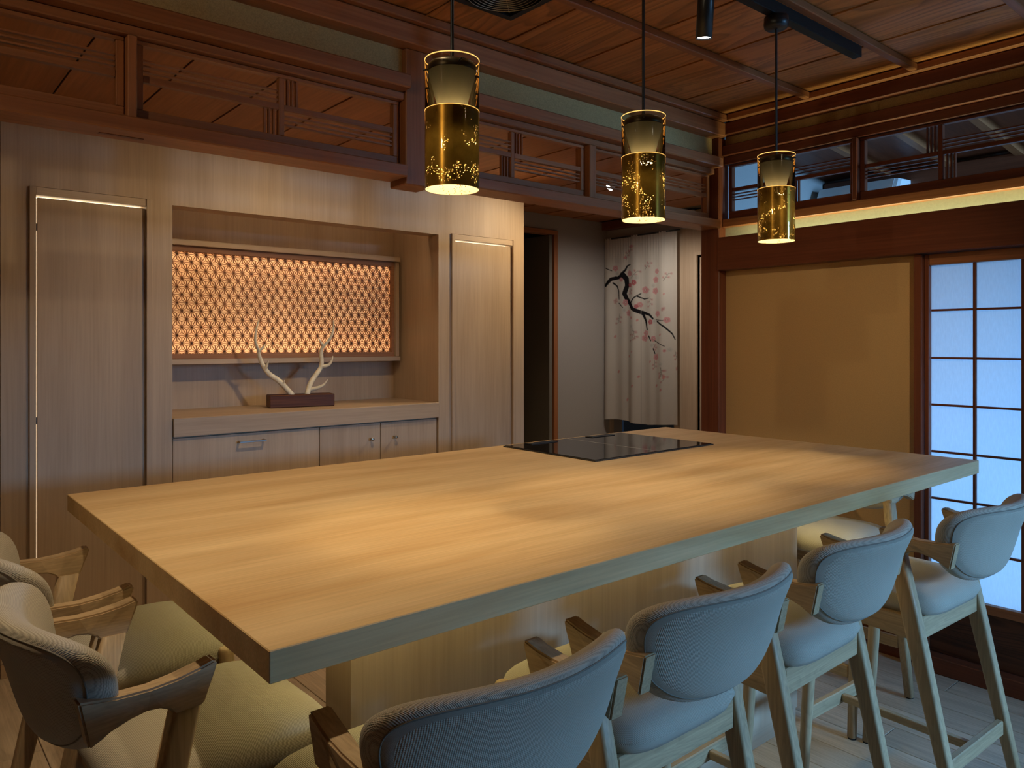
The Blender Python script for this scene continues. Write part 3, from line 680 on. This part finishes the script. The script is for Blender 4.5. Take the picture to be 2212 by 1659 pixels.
# curtain (noren) with printed blossom branch: colour attribute computed on a fine grid
def noren():
    NU, NV = 170, 400
    U, V = np.meshgrid(np.linspace(0, 1, NU), np.linspace(0, 1, NV))
    X = 790+447*U; top = 290-55*U; bot = 1393+45*U; Y = top+(bot-top)*V
    col = np.zeros(X.shape+(3,)); col[:] = (0.62, 0.575, 0.52)
    def blend(mask, c, a=1.0):
        mk = (np.clip(mask, 0, 1)*a)[..., None]; col[:] = col*(1-mk)+np.array(c)*mk
    def line(pts, w0, w1, c, a=1.0):
        n = len(pts)-1; best = np.full(X.shape, 1e9)
        for i in range(n):
            (xa, ya), (xb, ybb) = pts[i], pts[i+1]; dx, dy = xb-xa, ybb-ya; L2 = dx*dx+dy*dy
            t = np.clip(((X-xa)*dx+(Y-ya)*dy)/L2, 0, 1); d = np.hypot(X-xa-t*dx, Y-ya-t*dy)
            wdt = w0+(w1-w0)*(i+t)/n; best = np.minimum(best, d-wdt)
        blend(0.5-best/2.0, c, a)
    K = (0.018, 0.017, 0.02)
    line([(800, 575), (835, 535), (880, 525), (910, 508)], 9, 13, K)
    line([(845, 560), (868, 580), (878, 610), (880, 660)], 5, 2.5, K)
    line([(895, 505), (922, 480), (935, 455), (960, 444)], 8, 3, K)
    line([(905, 510), (930, 535), (935, 575), (915, 625), (930, 655), (960, 690), (975, 715), (1030, 740)], 17, 11, K)
    line([(1030, 735), (1075, 752), (1095, 775)], 9, 5, K); line([(1030, 740), (1050, 790), (1057, 842)], 8, 4, K)
    line([(1125, 795), (1170, 830), (1205, 875), (1222, 912)], 5, 3, K)
    line([(960, 685), (985, 650), (1022, 622)], 5, 3, K); line([(1005, 640), (1040, 655), (1068, 650)], 4, 3, K)
    line([(800, 468), (838, 485)], 3, 2, K); line([(880, 685), (905, 712)], 3, 2, K); line([(1068, 880), (1082, 910)], 4, 3, K)
    line([(1105, 910), (1172, 950)], 2.5, 2, K); line([(1098, 960), (1108, 990)], 4, 3, K); line([(1095, 780), (1175, 795)], 2, 2, K)
    G = (0.20, 0.19, 0.16)
    def sprig(x, y, dx, dy, n=4, c=G):
        line([(x, y), (x+dx, y+dy)], 1.6, 1.2, c, 0.8)
        for k in range(n):
            t = (k+1)/n; bx, by = x+dx*t, y+dy*t; s = 1 if k % 2 else -1
            ex, ey = bx-s*dy*0.22+dx*0.12, by+s*dx*0.22+dy*0.12
            line([(bx, by), (ex, ey)], 1.4, 1.4, c, 0.8); d = np.hypot((X-ex)/7, (Y-ey)/8); blend(1.3-d, (0.52, 0.28, 0.27), 0.8)
    for a in [(930, 415, 10, -45), (950, 380, 15, -45), (1045, 475, 30, -40), (1165, 550, 25, -45), (965, 530, 40, -45), (1078, 640, 0, 55),
              (965, 590, -5, 35), (862, 690, -5, -25), (885, 750, -10, 55), (978, 830, 0, 75), (985, 840, 10, 55), (1105, 1030, 2, 45), (1150, 1075, 20, 80),
              (1155, 1080, 0, 55), (1220, 980, 10, 45), (1100, 930, 15, 30), (1068, 590, -10, 20), (1160, 735, 5, -18), (1235, 1075, 0, 18)]: sprig(*a)
    def flower(x, y, r, c, a=0.9):
        dx, dy = (X-x)/(r*0.88), (Y-y)/r; R = np.hypot(dx, dy); th = np.arctan2(dy, dx)+x
        edge = 0.86+0.18*np.abs(np.cos(2.5*th)); blend((edge-R)*6, c, a)
        blend((0.45-R)*5, tuple(v*0.62 for v in c), 0.6); blend((0.2-R)*8, (0.72, 0.62, 0.52), 0.9)
    PK = (0.60, 0.28, 0.29); RD = (0.48, 0.12, 0.14); WH = (0.55, 0.53, 0.49)
    for x, y, r, c in [(858, 470, 20, PK), (868, 503, 18, WH), (953, 500, 20, PK), (1000, 525, 18, WH), (985, 555, 20, RD), (958, 572, 16, RD), (895, 540, 15, PK),
                       (1047, 600, 24, PK), (1112, 608, 22, PK), (1115, 540, 21, PK), (1122, 488, 17, PK), (1098, 575, 15, WH), (922, 680, 22, PK),
                       (1018, 690, 18, PK), (1000, 700, 14, RD), (914, 727, 18, WH), (944, 745, 20, PK), (968, 772, 10, PK), (970, 824, 15, WH), (1128, 748, 20, PK),
                       (1080, 795, 18, RD), (1104, 792, 16, WH), (1182, 790, 20, PK), (1050, 862, 18, PK), (1043, 893, 22, PK), (1098, 898, 19, PK), (1088, 938, 16, WH),
                       (1194, 972, 15, WH), (1172, 978, 10, PK), (1117, 1012, 22, PK), (1150, 1060, 15, WH), (965, 335, 12, PK), (925, 405, 9, PK), (1240, 965, 6, WH)]:
        flower(x, y, r, c)
    for x, y, r in [(855, 890, 8), (950, 1008, 7), (1077, 1037, 7), (875, 1107, 8), (1012, 1128, 7), (980, 1188, 8), (1120, 1187, 8), (1153, 1217, 8), (933, 1276, 9),
                    (1147, 878, 7), (1005, 785, 7), (1168, 630, 6), (1170, 1140, 9), (1148, 1130, 6), (915, 405, 6), (975, 978, 6)]:
        d = np.hypot((X-x)/(r*0.8)+(Y-y)/(r*3), (Y-y)/(r*1.2)); blend((1.1-d)*4, (0.60, 0.26, 0.25), 0.85)
    line([(1022, 300), (1022, 1430)], 1.2, 1.2, (0.34, 0.31, 0.28), 0.7)
    line([(790, 1391), (1237, 1436)], 2, 2, (0.50, 0.46, 0.42), 0.8)
    y0, y1 = 4.492, 3.732
    ang = U*2*PI
    fold = (0.016*np.sin(ang*2.6+0.8)+0.010*np.sin(ang*5.1))*(0.35+0.65*V)+0.004*np.sin(U*2*PI*26)*np.exp(-V*14)
    PX = XN-0.055-fold; PYY = y0+(y1-y0)*U+0.006*np.sin(ang*3.0)*V; PZ = 2.288-1.548*V+0.01*np.sin(ang*1.3)*V
    co = np.stack([PX-4.83, PYY-4.11, PZ-0.73], -1).reshape(-1, 3)
    idx = np.arange(NU*NV).reshape(NV, NU)
    faces = np.stack([idx[:-1, :-1], idx[1:, :-1], idx[1:, 1:], idx[:-1, 1:]], -1).reshape(-1, 4)
    me = bpy.data.meshes.new('noren')
    me.from_pydata(co.tolist(), [], faces.tolist())
    ca = me.color_attributes.new('print', 'FLOAT_COLOR', 'POINT')
    rgba = np.concatenate([col.reshape(-1, 3), np.ones((NU*NV, 1))], 1).astype(np.float32)
    ca.data.foreach_set('color', rgba.ravel())
    for p in me.polygons: p.use_smooth = True
    n = empty('noren_curtain', (4.83, 4.11, 0.73), 'white door curtain printed with a pink plum blossom branch', 'curtain')
    link('cloth', me, 'noren_cloth', (4.83, 4.11, 0.73), n)
    link('rod', tube([(4.825, 3.70, 2.283), (4.825, 4.1, 2.283), (4.825, 4.495, 2.283)], [0.006]*3, 10), 'black_metal', (0, 0, 0), n)
noren()

# ---- enclosing walls outside the frame
boxes('wall_far_left', [(-2.06, -2.0, -2.25, 4.5, 0, 2.62)], 'tan_paper', None, 0.0, 'structure')
boxes('wall_near', [(-2.0, 2.50, -2.26, -2.2, 0, 2.62), (2.50, 3.45, -2.26, -2.2, 0, 0.30), (2.50, 3.45, -2.26, -2.2, 1.75, 2.62), (3.45, 3.55, -2.26, -2.2, 0, 2.62)], 'tan_paper', None, 0.0, 'structure')
w5 = empty('window_5', (2.97, -2.23, 0.30), kind='structure')  # unseen window added so blue fill reaches the stool backs
for x in (2.52, 3.43): box('stile', (x-0.02, x+0.02, -2.25, -2.21, 0.301, 1.749), 'darktrim_z', w5, 0.002)
for z in (0.32, 1.03, 1.73):
    for xa, xb in ((2.541, 3.409),): box('rail', (xa, xb, -2.25, -2.21, z-0.02, z+0.02), 'darktrim_x', w5, 0.002)

# ================================================================== FURNITURE
# table
TX0, TX1, TY0, TY1, TZ = 0.414, 3.022, 1.005, 2.405, 0.98
tb = empty('dining_table', (1.7, 1.52, 0.0), 'long pale wood counter-height table with a panel base', 'table')
box('tabletop', (TX0, TX1, TY0, TY1, TZ-0.046, TZ), 'tabletop', tb, 0.0015)
box('base_panel', (0.782, 2.600, 1.464, 1.582, 0.062, TZ-0.0465), 'panel_z', tb, 0.001)
box('base_skirting', (0.786, 2.596, 1.468, 1.578, 0.0, 0.0615), 'panel_x', tb, 0.001)
box('base_cabinet', (1.82, 2.596, 1.583, 2.30, 0.0, TZ-0.0465), 'panel_z', tb, 0.001)
for nm, (a, b2, c_, d_) in (('near', (0.80, 2.58, 1.452, 1.460)), ('left', (0.770, 0.778, 1.10, 2.30)), ('right', (2.606, 2.614, 1.10, 2.30))):
    box('light_strip', (a, b2, c_, d_, TZ-0.052, TZ-0.0465), 'led_tape', tb, 0.0)
l = light('under_table_near', 'AREA', (1.69, 1.40, TZ-0.055), 1.2, LEDC, shape='RECTANGLE', size=1.8, size_y=0.02)
l = light('under_table_left', 'AREA', (0.74, 1.72, TZ-0.055), 0.7, LEDC, shape='RECTANGLE', size=0.02, size_y=1.2)
l = light('under_table_right', 'AREA', (2.66, 1.72, TZ-0.055), 0.7, LEDC, shape='RECTANGLE', size=0.02, size_y=1.2)

# cooktop
ck = empty('cooktop', (2.295, 2.11, TZ), 'black glass induction cooktop set in the far side of the table', 'cooktop')
CX0, CX1, CY0, CY1 = 1.945, 2.645, 1.858, 2.368
box('frame', (CX0, CX1, CY0, CY1, TZ+0.0003, TZ+0.004), 'cooktop_edge', ck, 0.001)
box('glass_plate', (CX0+0.006, CX1-0.006, CY0+0.006, CY1-0.006, TZ+0.0042, TZ+0.0062), 'cooktop_glass', ck, 0.0008)
box('divider_line', (2.292, 2.295, CY0+0.02, CY1-0.012, TZ+0.0063, TZ+0.0066), 'line_print', ck, 0.0)
for xa in (2.045, 2.395):
    v = box('exhaust_vent', (xa, xa+0.145, CY1-0.062, CY1-0.020, TZ+0.0063, TZ+0.0085), 'vent_black', ck, 0.0005)
    for k in range(3): box('slot_bar', (xa+0.006, xa+0.139, CY1-0.056+0.012*k, CY1-0.052+0.012*k, TZ+0.0086, TZ+0.0096), 'cooktop_edge', v, 0.0)

# bar stools ---------------------------------------------------------------
def pillow(nu, nv, fn_outline, fn_front, fn_back, name, uvscale=1.0):
    """closed cushion from a square grid: front and back sheets meeting at the rim"""
    bm = bmesh.new(); uvl = bm.loops.layers.uv.new('UVMap'); F_, B_ = {}, {}; uvs = {}
    for j in range(nv+1):
        for i in range(nu+1):
            a = math.sin((-1+2*i/nu)*PI/2*0.999)*0.55+(-1+2*i/nu)*0.45; b3 = math.sin((-1+2*j/nv)*PI/2*0.999)*0.55+(-1+2*j/nv)*0.45
            a = max(-1, min(1, a)); b3 = max(-1, min(1, b3))
            if i in (0, nu): a = math.copysign(1, a)
            if j in (0, nv): b3 = math.copysign(1, b3)
            r = max(abs(a), abs(b3)); p, q = fn_outline(a, b3, r)
            rim = (i in (0, nu) or j in (0, nv))
            cf = fn_front(p, q, r); F_[i, j] = bm.verts.new(cf); hn = math.hypot(p, q) or 1.0; ex = max(0.0, 0.695-cf[2])
            uvs[F_[i, j]] = (p+p/hn*ex, q+q/hn*ex)
            if rim: B_[i, j] = F_[i, j]
            else: B_[i, j] = bm.verts.new(fn_back(p, q, r)); uvs[B_[i, j]] = (p, q)
    for S_, flip in ((F_, 0), (B_, 1)):
        for j in range(nv):
            for i in range(nu):
                q = [S_[i, j], S_[i+1, j], S_[i+1, j+1], S_[i, j+1]]
                if flip: q.reverse()
                f = bm.faces.new(q)
                for lp_ in f.loops: lp_[uvl].uv = uvs[lp_.vert]
    rimv = [(i, 0) for i in range(nu)]+[(nu, j) for j in range(nv)]+[(i, nv) for i in range(nu, 0, -1)]+[(0, j) for j in range(nv, 0, -1)]
    rim = [F_[k].co.copy() for k in rimv]
    return finish(bm, name, True), rim
def sq(a, b3, r, n_):
    if r < 1e-6: return 0.0, 0.0
    ua, ub = a/r, b3/r
    k = (abs(ua)**n_+abs(ub)**n_)**(-1.0/n_)
    k = 1+(k-1)*min(1, r*1.15)
    return a*k, b3*k
# backrest: flat rear shell with a seam, rolled front cushion
BZ, BHT, BHB, BW2 = 0.853, 0.112, 0.128, 0.256
def b_out(a, b3, r):
    if r < 1e-6: return (0.0, 0.0, 0.0)
    ua, ub = a/r, b3/r
    n_ = 2.6+1.1*(0.5+0.5*max(-1, min(1, ub*1.5)))
    k = (abs(ua)**n_+abs(ub)**n_)**(-1.0/n_)
    pu, qu = ua*k, ub*k
    return pu*(1-0.125*(1-qu)), qu, r
def b_mid(p, q): return -0.262+1.15*p*p-0.26*q-1.6*(max(0, q)**2)
def b_pt(o, k_p, k_q, t, front=True):
    pu, qu, r = o
    p = pu*BW2*k_p; q = qu*(BHT if qu > 0 else BHB)*k_q
    dip = -0.012*(1-min(1, (p/BW2)**2))*max(0, q/BHT)
    n2 = math.hypot(pu, qu) or 1.0; ex = max(0.0, 0.056-t) if front else 0.0
    return (p, b_mid(p, q)+t, BZ+q+dip), (p+pu/n2*ex, q+qu/n2*ex)
def b_front(o):
    r = o[2]; T_ = 0.060
    if r < 0.55: g = r/0.55; return b_pt(o, 0.89*g, 0.73*g, 0.002+T_*(1-0.10*g*g))
    f = (r-0.55)/0.45*PI*0.80; sn, cs = math.sin(f), math.cos(f)
    return b_pt(o, 0.89+0.11*sn, 0.73+0.27*sn, 0.002+T_*0.9*(0.5+0.5*cs))
F1 = math.sin(PI*0.80); 
def b_back(o):
    r = o[2]; t1 = 0.002+0.054*(0.5+0.5*math.cos(PI*0.80))
    return b_pt(o, (0.89+0.11*F1)*r, (0.73+0.27*F1)*r, t1-0.016*max(0.0, 1-r**5)**0.5, False)
def back_cushion(nu, nv):
    bm = bmesh.new(); uvl = bm.loops.layers.uv.new('UVMap'); F_, B_, uvs = {}, {}, {}
    for j in range(nv+1):
        for i in range(nu+1):
            a, b3 = -1+2*i/nu, -1+2*j/nv; r = max(abs(a), abs(b3)); o = b_out(a, b3, r)
            co, uv = b_front(o); F_[i, j] = bm.verts.new(co); uvs[F_[i, j]] = uv
            if i in (0, nu) or j in (0, nv): B_[i, j] = F_[i, j]
            else:
                co, uv = b_back(o); B_[i, j] = bm.verts.new(co); uvs[B_[i, j]] = uv
    for S_ in (F_, B_):
        for j in range(nv):
            for i in range(nu):
                f = bm.faces.new([S_[i, j], S_[i+1, j], S_[i+1, j+1], S_[i, j+1]] if S_ is F_ else [S_[i, j+1], S_[i+1, j+1], S_[i+1, j], S_[i, j]])
                for lp_ in f.loops: lp_[uvl].uv = uvs[lp_.vert]
    rimv = [(i, 0) for i in range(nu)]+[(nu, j) for j in range(nv)]+[(i, nv) for i in range(nu, 0, -1)]+[(0, j) for j in range(nv, 0, -1)]
    rim = [F_[k].co.copy() for k in rimv]
    return finish(bm, 'backrest', True), rim
back_me, back_rim = back_cushion(36, 36)
# seat
def s_out(a, b3, r):
    p, q = sq(a, b3, r, 5.0)
    return p*(0.205+0.006*q), q*0.205
def s_top(p, q, r):
    t = max(0.0, 1-r**6)**0.5
    return (p, 0.055+q, 0.650+0.048*t+0.012*(1-(p/0.21)**2)*(1-(q/0.21)**2)*0.6-0.010*max(0, q/0.2)**4)
def s_bot(p, q, r):
    return (p*0.985, 0.055+q*0.985, 0.627)
seat_me, _ = pillow(26, 26, s_out, s_top, s_bot, 'seat')
def prism(side_pts, xc, hw, bev=0.004, name='arm'):
    bm = bmesh.new()
    L_ = [bm.verts.new((xc(y)-hw(y), y, z)) for y, z in side_pts]; R_ = [bm.verts.new((xc(y)+hw(y), y, z)) for y, z in side_pts]
    bm.faces.new(L_); bm.faces.new(R_[::-1]); n = len(side_pts)
    for i in range(n): bm.faces.new((L_[i], R_[i], R_[(i+1) % n], L_[(i+1) % n]))
    bmesh.ops.recalc_face_normals(bm, faces=bm.faces)
    if bev:
        es = [e for e in bm.edges if len(e.link_faces) == 2 and e.calc_face_angle(0) > 0.5]
        bmesh.ops.bevel(bm, geom=es, offset=bev, segments=2, affect='EDGES', clamp_overlap=True)
    me = finish(bm, name)
    return me
ARM = [(-0.220, 0.862), (-0.165, 0.853), (-0.115, 0.850), (-0.075, 0.853), (-0.038, 0.859), (-0.012, 0.866), (-0.006, 0.863), (-0.010, 0.848),
       (-0.020, 0.822), (-0.029, 0.797), (-0.078, 0.797), (-0.086, 0.807), (-0.100, 0.814), (-0.120, 0.816), (-0.145, 0.812), (-0.174, 0.803), (-0.205, 0.787)]
def make_stool():
    root = empty('bar_stool', (0, 0, 0))
    seat = link('seat', seat_me, 'fabric', (0, 0, 0), root)
    back = link('backrest', back_me, 'fabric', (0, 0, 0), root)
    rr = [Vector(v) for v in back_rim]; n = len(rr); rings = []
    for i in range(n+1):
        p = rr[i % n]; t = (rr[(i+1) % n]-rr[(i-1) % n]).normalized(); u = Vector((0, 1, 0)); u = (u-t*u.dot(t)).normalized(); v = t.cross(u)
        rings.append([p+(u*math.cos(2*PI*k/6)+v*math.sin(2*PI*k/6))*0.0016 for k in range(6)])
    link('seam_crease', loft(rings, caps=False), 'seam_crease', (0, 0, 0), back)
    for s in (-1, 1):
        link('armrest', prism(ARM, lambda y, s=s: s*(0.206+(0.013*min(1, max(0, -y-0.03)/0.18))), lambda y: 0.0155 if y < -0.1 else 0.0175), 'ash_y', (0, 0, 0), root)
        ky = lambda z: -0.235+0.182*(z/0.80)
        rg = [rrect((s*0.203, ky(z), z), hx, hy, 0.008, 4) for z, hx, hy in ((0.006, 0.0150, 0.0150), (0.25, 0.0165, 0.0185), (0.52, 0.0175, 0.0235), (0.63, 0.0175, 0.0245), (0.803, 0.0165, 0.0235))]
        lg = link('leg', loft(rg), 'ash_z', (0, 0, 0), root)
        link('foot_cap', lathe([(0.0, 0.0), (0.0135, 0.0), (0.0135, 0.006), (0.0, 0.006)], 16), 'rubber', (s*0.203, -0.235, 0), lg)
        fy = lambda z: 0.243-0.040*(z/0.65)
        rg = [rrect((s*0.204, fy(z), z), h, h, h*0.8, 4) for z, h in ((0.006, 0.0145), (0.25, 0.0165), (0.50, 0.0180), (0.655, 0.0175), (0.664, 0.0160), (0.668, 0.0125))]
        lg = link('leg', loft(rg), 'ash_z', (0, 0, 0), root)
        link('foot_cap', lathe([(0.0, 0.0), (0.0135, 0.0), (0.0135, 0.006), (0.0, 0.006)], 16), 'rubber', (s*0.204, 0.243, 0), lg)
        link('side_rail', prism([(-0.080, 0.626), (0.190, 0.626), (0.190, 0.585), (0.12, 0.572), (0.0, 0.566), (-0.098, 0.560)], lambda y, s=s: s*0.197, lambda y: 0.0115, 0.002), 'ash_y', (0, 0, 0), root)
    def cross(name, y, z0, z1, hx, hy, mat='ash_x'):
        box(name, (-hx, hx, y-hy, y+hy, z0, z1), mat, root, 0.003)
    cross('rear_apron', -0.104, 0.562, 0.626, 0.185, 0.011)
    cross('front_rail', 0.203, 0.578, 0.626, 0.187, 0.010)
    cross('rear_stretcher', -0.178, 0.206, 0.250, 0.1865, 0.010)
    cross('front_stretcher', 0.230, 0.206, 0.250, 0.1875, 0.010)
    box('center_stretcher', (-0.010, 0.010, -0.1675, 0.2195, 0.214, 0.238), 'ash_y', root, 0.002)
    return root
stool = make_stool()
GS = 'upholstered bar stools around the table'
SP = [(0.707, 1.042, 0, 'bar stool nearest the camera at the near table edge, mostly cropped by the frame bottom'),
      (1.248, 1.070, 0, 'second bar stool along the near table edge, between the nearest and third'),
      (1.837, 1.078, 1, 'third bar stool along the near table edge, in front of the base panel end'),
      (2.454, 1.003, -2, 'bar stool at the right end of the near row, before the glowing paper screen'),
      (0.442, 1.526, -87, 'bar stool in the left foreground at the left table end, backrest cropped at left'),
      (0.445, 2.042, -89, 'bar stool at the left table end, farther one beside the closet door'),
      (2.895, 1.490, 90, 'bar stool tucked under the right table end beside the tan wall')]
for i, (x, y, a, lb) in enumerate(SP):
    s_ = stool if i == 0 else copy_tree(stool)
    s_.location = (x, y, 0); s_.rotation_euler = (0, 0, math.radians(a)); tag(s_, lb, 'bar stool', GS)

# ================================================================== LAMPS
PYL = 1.425
rail = tag(box('lighting_track', (0.2, 2.985, PYL-0.018, PYL+0.018, 2.525, 2.569), 'rail_metal', None, 0.002), 'black lighting track on the ceiling above the table', 'light track')
def pendant(x, label, ang):
    t = empty('pendant_lamp', (x, PYL, 1.75), label, 'pendant lamp', 'gold leaf glass pendant lamps over the table')
    c = (x, PYL, 0); Z0, Z1, R = 1.750, 2.046, 0.0622
    link('canopy', lathe([(0.0, 2.524), (0.040, 2.524), (0.042, 2.502), (0.040, 2.490), (0.034, 2.484), (0.0, 2.483)], 36), 'black_metal', c, t)
    link('cord', lathe([(0.0042, 2.484), (0.0042, 2.036)], 12), 'black_metal', c, t)
    gl = link('glass_shade', lathe([(R, Z0), (R, Z1)], 56), 'amber_glass', c, t)
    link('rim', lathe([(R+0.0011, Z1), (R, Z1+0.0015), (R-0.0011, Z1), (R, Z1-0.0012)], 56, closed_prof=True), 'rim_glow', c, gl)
    zf = Z0+0.180
    fo = link('gold_leaf_sleeve', lathe([(R-0.0008, Z0+0.0005), (R-0.0008, zf)], 56), 'gold_foil', c, t)
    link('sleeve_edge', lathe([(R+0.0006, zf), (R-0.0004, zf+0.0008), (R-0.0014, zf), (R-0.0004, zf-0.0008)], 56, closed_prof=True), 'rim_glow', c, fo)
    link('cone_diffuser', lathe([(0.0265, Z0+0.162), (0.0300, Z0+0.180), (0.0525, Z0+0.258), (0.0545, Z0+0.269)], 48), 'cone_frost', c, t)
    link('cap', lathe([(0.0, Z0+0.268), (0.054, Z0+0.268), (0.055, Z0+0.272), (0.055, Z0+0.284), (0.052, Z0+0.288), (0.0, Z0+0.288)], 48), 'black_metal', c, t)
    link('lens', lathe([(0.0, Z0+0.163), (0.0262, Z0+0.163)], 32), 'led_white', c, t)
    link('lens_blocker', lathe([(0.0, Z0+0.1645), (0.0262, Z0+0.1645)], 32), 'black_metal', c, t)  # hidden disc added to keep the lens light out of the cone
    for k in range(3):
        a = ang+2*PI*k/3
        p0 = Vector((math.cos(a)*0.050, math.sin(a)*0.050, Z0+0.279)); p1 = Vector((math.cos(a)*0.068, math.sin(a)*0.068, Z0+0.279))
        link('pin', tube([p0, (p0+p1)/2, p1], [0.0026]*3, 8), 'black_metal', c, t)
    l = light('pendant_beam', 'SPOT', (x, PYL, Z0+0.160), 10.5, (1.0, 0.77, 0.44), spot_size=math.radians(150), spot_blend=0.6, shadow_soft_size=0.02)
    l2 = light('pendant_cone', 'POINT', (x, PYL, Z0+0.176), 0.13, (1.0, 0.80, 0.45), shadow_soft_size=0.006)
pendant(1.019, 'pendant lamp with gold leaf glass cylinder, nearest and leftmost', math.radians(12))
pendant(1.690, 'gold leaf glass pendant lamp in the middle of the row', math.radians(-18))
pendant(2.392, 'gold leaf glass pendant lamp at the right, farthest, before the glowing strip', math.radians(40))
def track_spot(x, y, label, aim, e, ztop=2.525, ang=88):
    t = empty('spotlight', (x, y, 2.37), label, 'spotlight', 'black cylinder spotlights')
    d = (Vector(aim)-Vector((x, y, 2.43))).normalized()
    q = d.to_track_quat('-Z', 'Y')
    body = link('body', lathe([(0.0, 0.10), (0.023, 0.10), (0.0255, 0.097), (0.0255, -0.085), (0.0235, -0.085), (0.0235, -0.07)], 32), 'black_metal', (x, y, 2.435), t)
    body.rotation_euler = q.to_euler()
    ln = link('lens', lathe([(0.0, -0.079), (0.0234, -0.079)], 32), 'led_white', (x, y, 2.435), body); ln.location = (0, 0, 0)
    link('stem', tube([(0, 0, 0.0), (0, 0, 0.04), (0, 0, ztop-2.44-0.003)], [0.008]*3, 10), 'black_metal', (x, y, 2.44), t)
    pos = Vector((x, y, 2.435))+d*0.09
    light('spot_beam', 'SPOT', pos, e, (1.0, 0.80, 0.50), target=aim, spot_size=math.radians(ang), spot_blend=0.9, shadow_soft_size=0.022)
track_spot(1.985, PYL, 'black cylinder spotlight on the ceiling track beside the right pendant canopy', (2.10, 1.60, 1.0), 14)
track_spot(0.32, PYL, 'black cylinder spotlight at the left end of the ceiling track', (0.42, 1.70, 0.6), 28)
track_spot(0.78, PYL, 'black cylinder spotlight added on the ceiling track left of the nearest pendant', (0.85, 1.55, 1.0), 12.5)  # unseen spot added to spread light over the left of the table
track_spot(1.36, PYL, 'black cylinder spotlight added on the ceiling track between the two left pendants', (1.45, 1.65, 1.0), 11)  # unseen spot added for more light on the middle of the table
track_spot(1.6, -0.2, 'black cylinder fill spotlight added behind the camera, turned to the tan wall', (3.5, 2.0, 1.2), 52, 2.60, 38)  # out of view, added to brighten the tan wall
track_spot(-1.3, 0.9, 'black cylinder fill spotlight added behind the camera, turned to the left beams', (1.0, 2.4, 2.15), 24, 2.60, 85)  # out of view, added to brighten the beams and transoms
# spotlight in the rear bay seen through the transom
def rear_spot(x, y, label, aim, e):
    t = empty('rear_spotlight', (x, y, ZB-0.001), label, 'spotlight', 'spotlights of the rear bay')
    bm = bmesh.new(); me = lathe([(0.0, 0.0), (0.03, 0.0), (0.03, -0.012), (0.0, -0.012)], 24); link('base', me, 'white_plastic', (x, y, ZB-0.002), t)
    d = (Vector(aim)-Vector((x, y, ZB-0.05))).normalized(); q = d.to_track_quat('-Z', 'Y').to_euler()
    bd = link('body', lathe([(0.0, 0.03), (0.022, 0.03), (0.026, -0.03), (0.024, -0.03), (0.023, -0.02)], 24), 'white_plastic', (x, y, ZB-0.055), t); bd.rotation_euler = q
    ln = link('lens', lathe([(0.0, -0.024), (0.0235, -0.024)], 24), 'led_white', (x, y, ZB-0.055), bd); ln.location = (0, 0, 0)
    light('rear_beam', 'SPOT', Vector((x, y, ZB-0.055))+d*0.04, e, (1.0, 0.73, 0.40), target=aim, spot_size=math.radians(140), spot_blend=1.0, shadow_soft_size=0.02)
rear_spot(3.50, 3.20, 'small bright spotlight on the rear bay ceiling behind the middle transom', (1.95, 3.9, 0.6), 30)
rear_spot(1.77, 2.72, 'small spotlight on the rear bay ceiling behind the hanging post', (1.3, 3.9, 0.5), 26)

# downlight added to brighten the corridor wall and curtain
cl = empty('corridor_fill_light', (4.25, 3.55, ZB-0.001), 'small round downlight added to brighten the corridor and curtain', 'downlight')
link('trim_ring', lathe([(0.045, 0.0), (0.045, -0.004), (0.036, -0.006), (0.034, 0.0)], 32), 'white_plastic', (4.25, 3.55, ZB-0.003), cl)
link('lens', lathe([(0.0, 0.0), (0.034, 0.0)], 32), 'led_white', (4.25, 3.55, ZB-0.005), cl)
light('corridor_fill_beam', 'SPOT', (4.25, 3.55, ZB-0.02), 26, (1.0, 0.90, 0.78), target=(4.4, 3.9, 0.0), spot_size=math.radians(150), spot_blend=0.8, shadow_soft_size=0.035)

# ventilation grille in the ceiling
vg = empty('ceiling_fan_grille', (1.63, 1.97, CEIL-0.03), 'black square ventilation fan with wire rings on the ceiling', 'ventilation fan')
VX0, VX1, VY0, VY1 = 1.475, 1.782, 1.905-0.0, 2.125
VY0 = 1.818
zc = CEIL-0.016
boxes('frame', [(VX0, VX1, VY0, VY0+0.025, zc-0.012, zc+0.01), (VX0, VX1, VY1-0.025, VY1, zc-0.012, zc+0.01), (VX0, VX0+0.025, VY0+0.025, VY1-0.025, zc-0.012, zc+0.01), (VX1-0.025, VX1, VY0+0.025, VY1-0.025, zc-0.012, zc+0.01)], 'black_metal', vg, 0.0)
box('backing', (VX0+0.026, VX1-0.026, VY0+0.026, VY1-0.026, zc, zc+0.008), 'vent_black', vg, 0.0)
vc = ((VX0+VX1)/2, (VY0+VY1)/2, zc-0.014)
for k in range(9):
    r = 0.016+0.0145*k
    link('wire_ring', lathe([(r+0.0013, 0), (r, 0.0013), (r-0.0013, 0), (r, -0.0013)], 40, closed_prof=True), 'wire', vc, vg)
for k in range(4):
    a = PI/4+k*PI/2
    link('spoke', tube([(0.012*math.cos(a), 0.012*math.sin(a), 0.003), (0.08*math.cos(a), 0.08*math.sin(a), 0.003), (0.15*math.cos(a), 0.15*math.sin(a), 0.003)], [0.0015]*3, 6), 'wire', vc, vg)
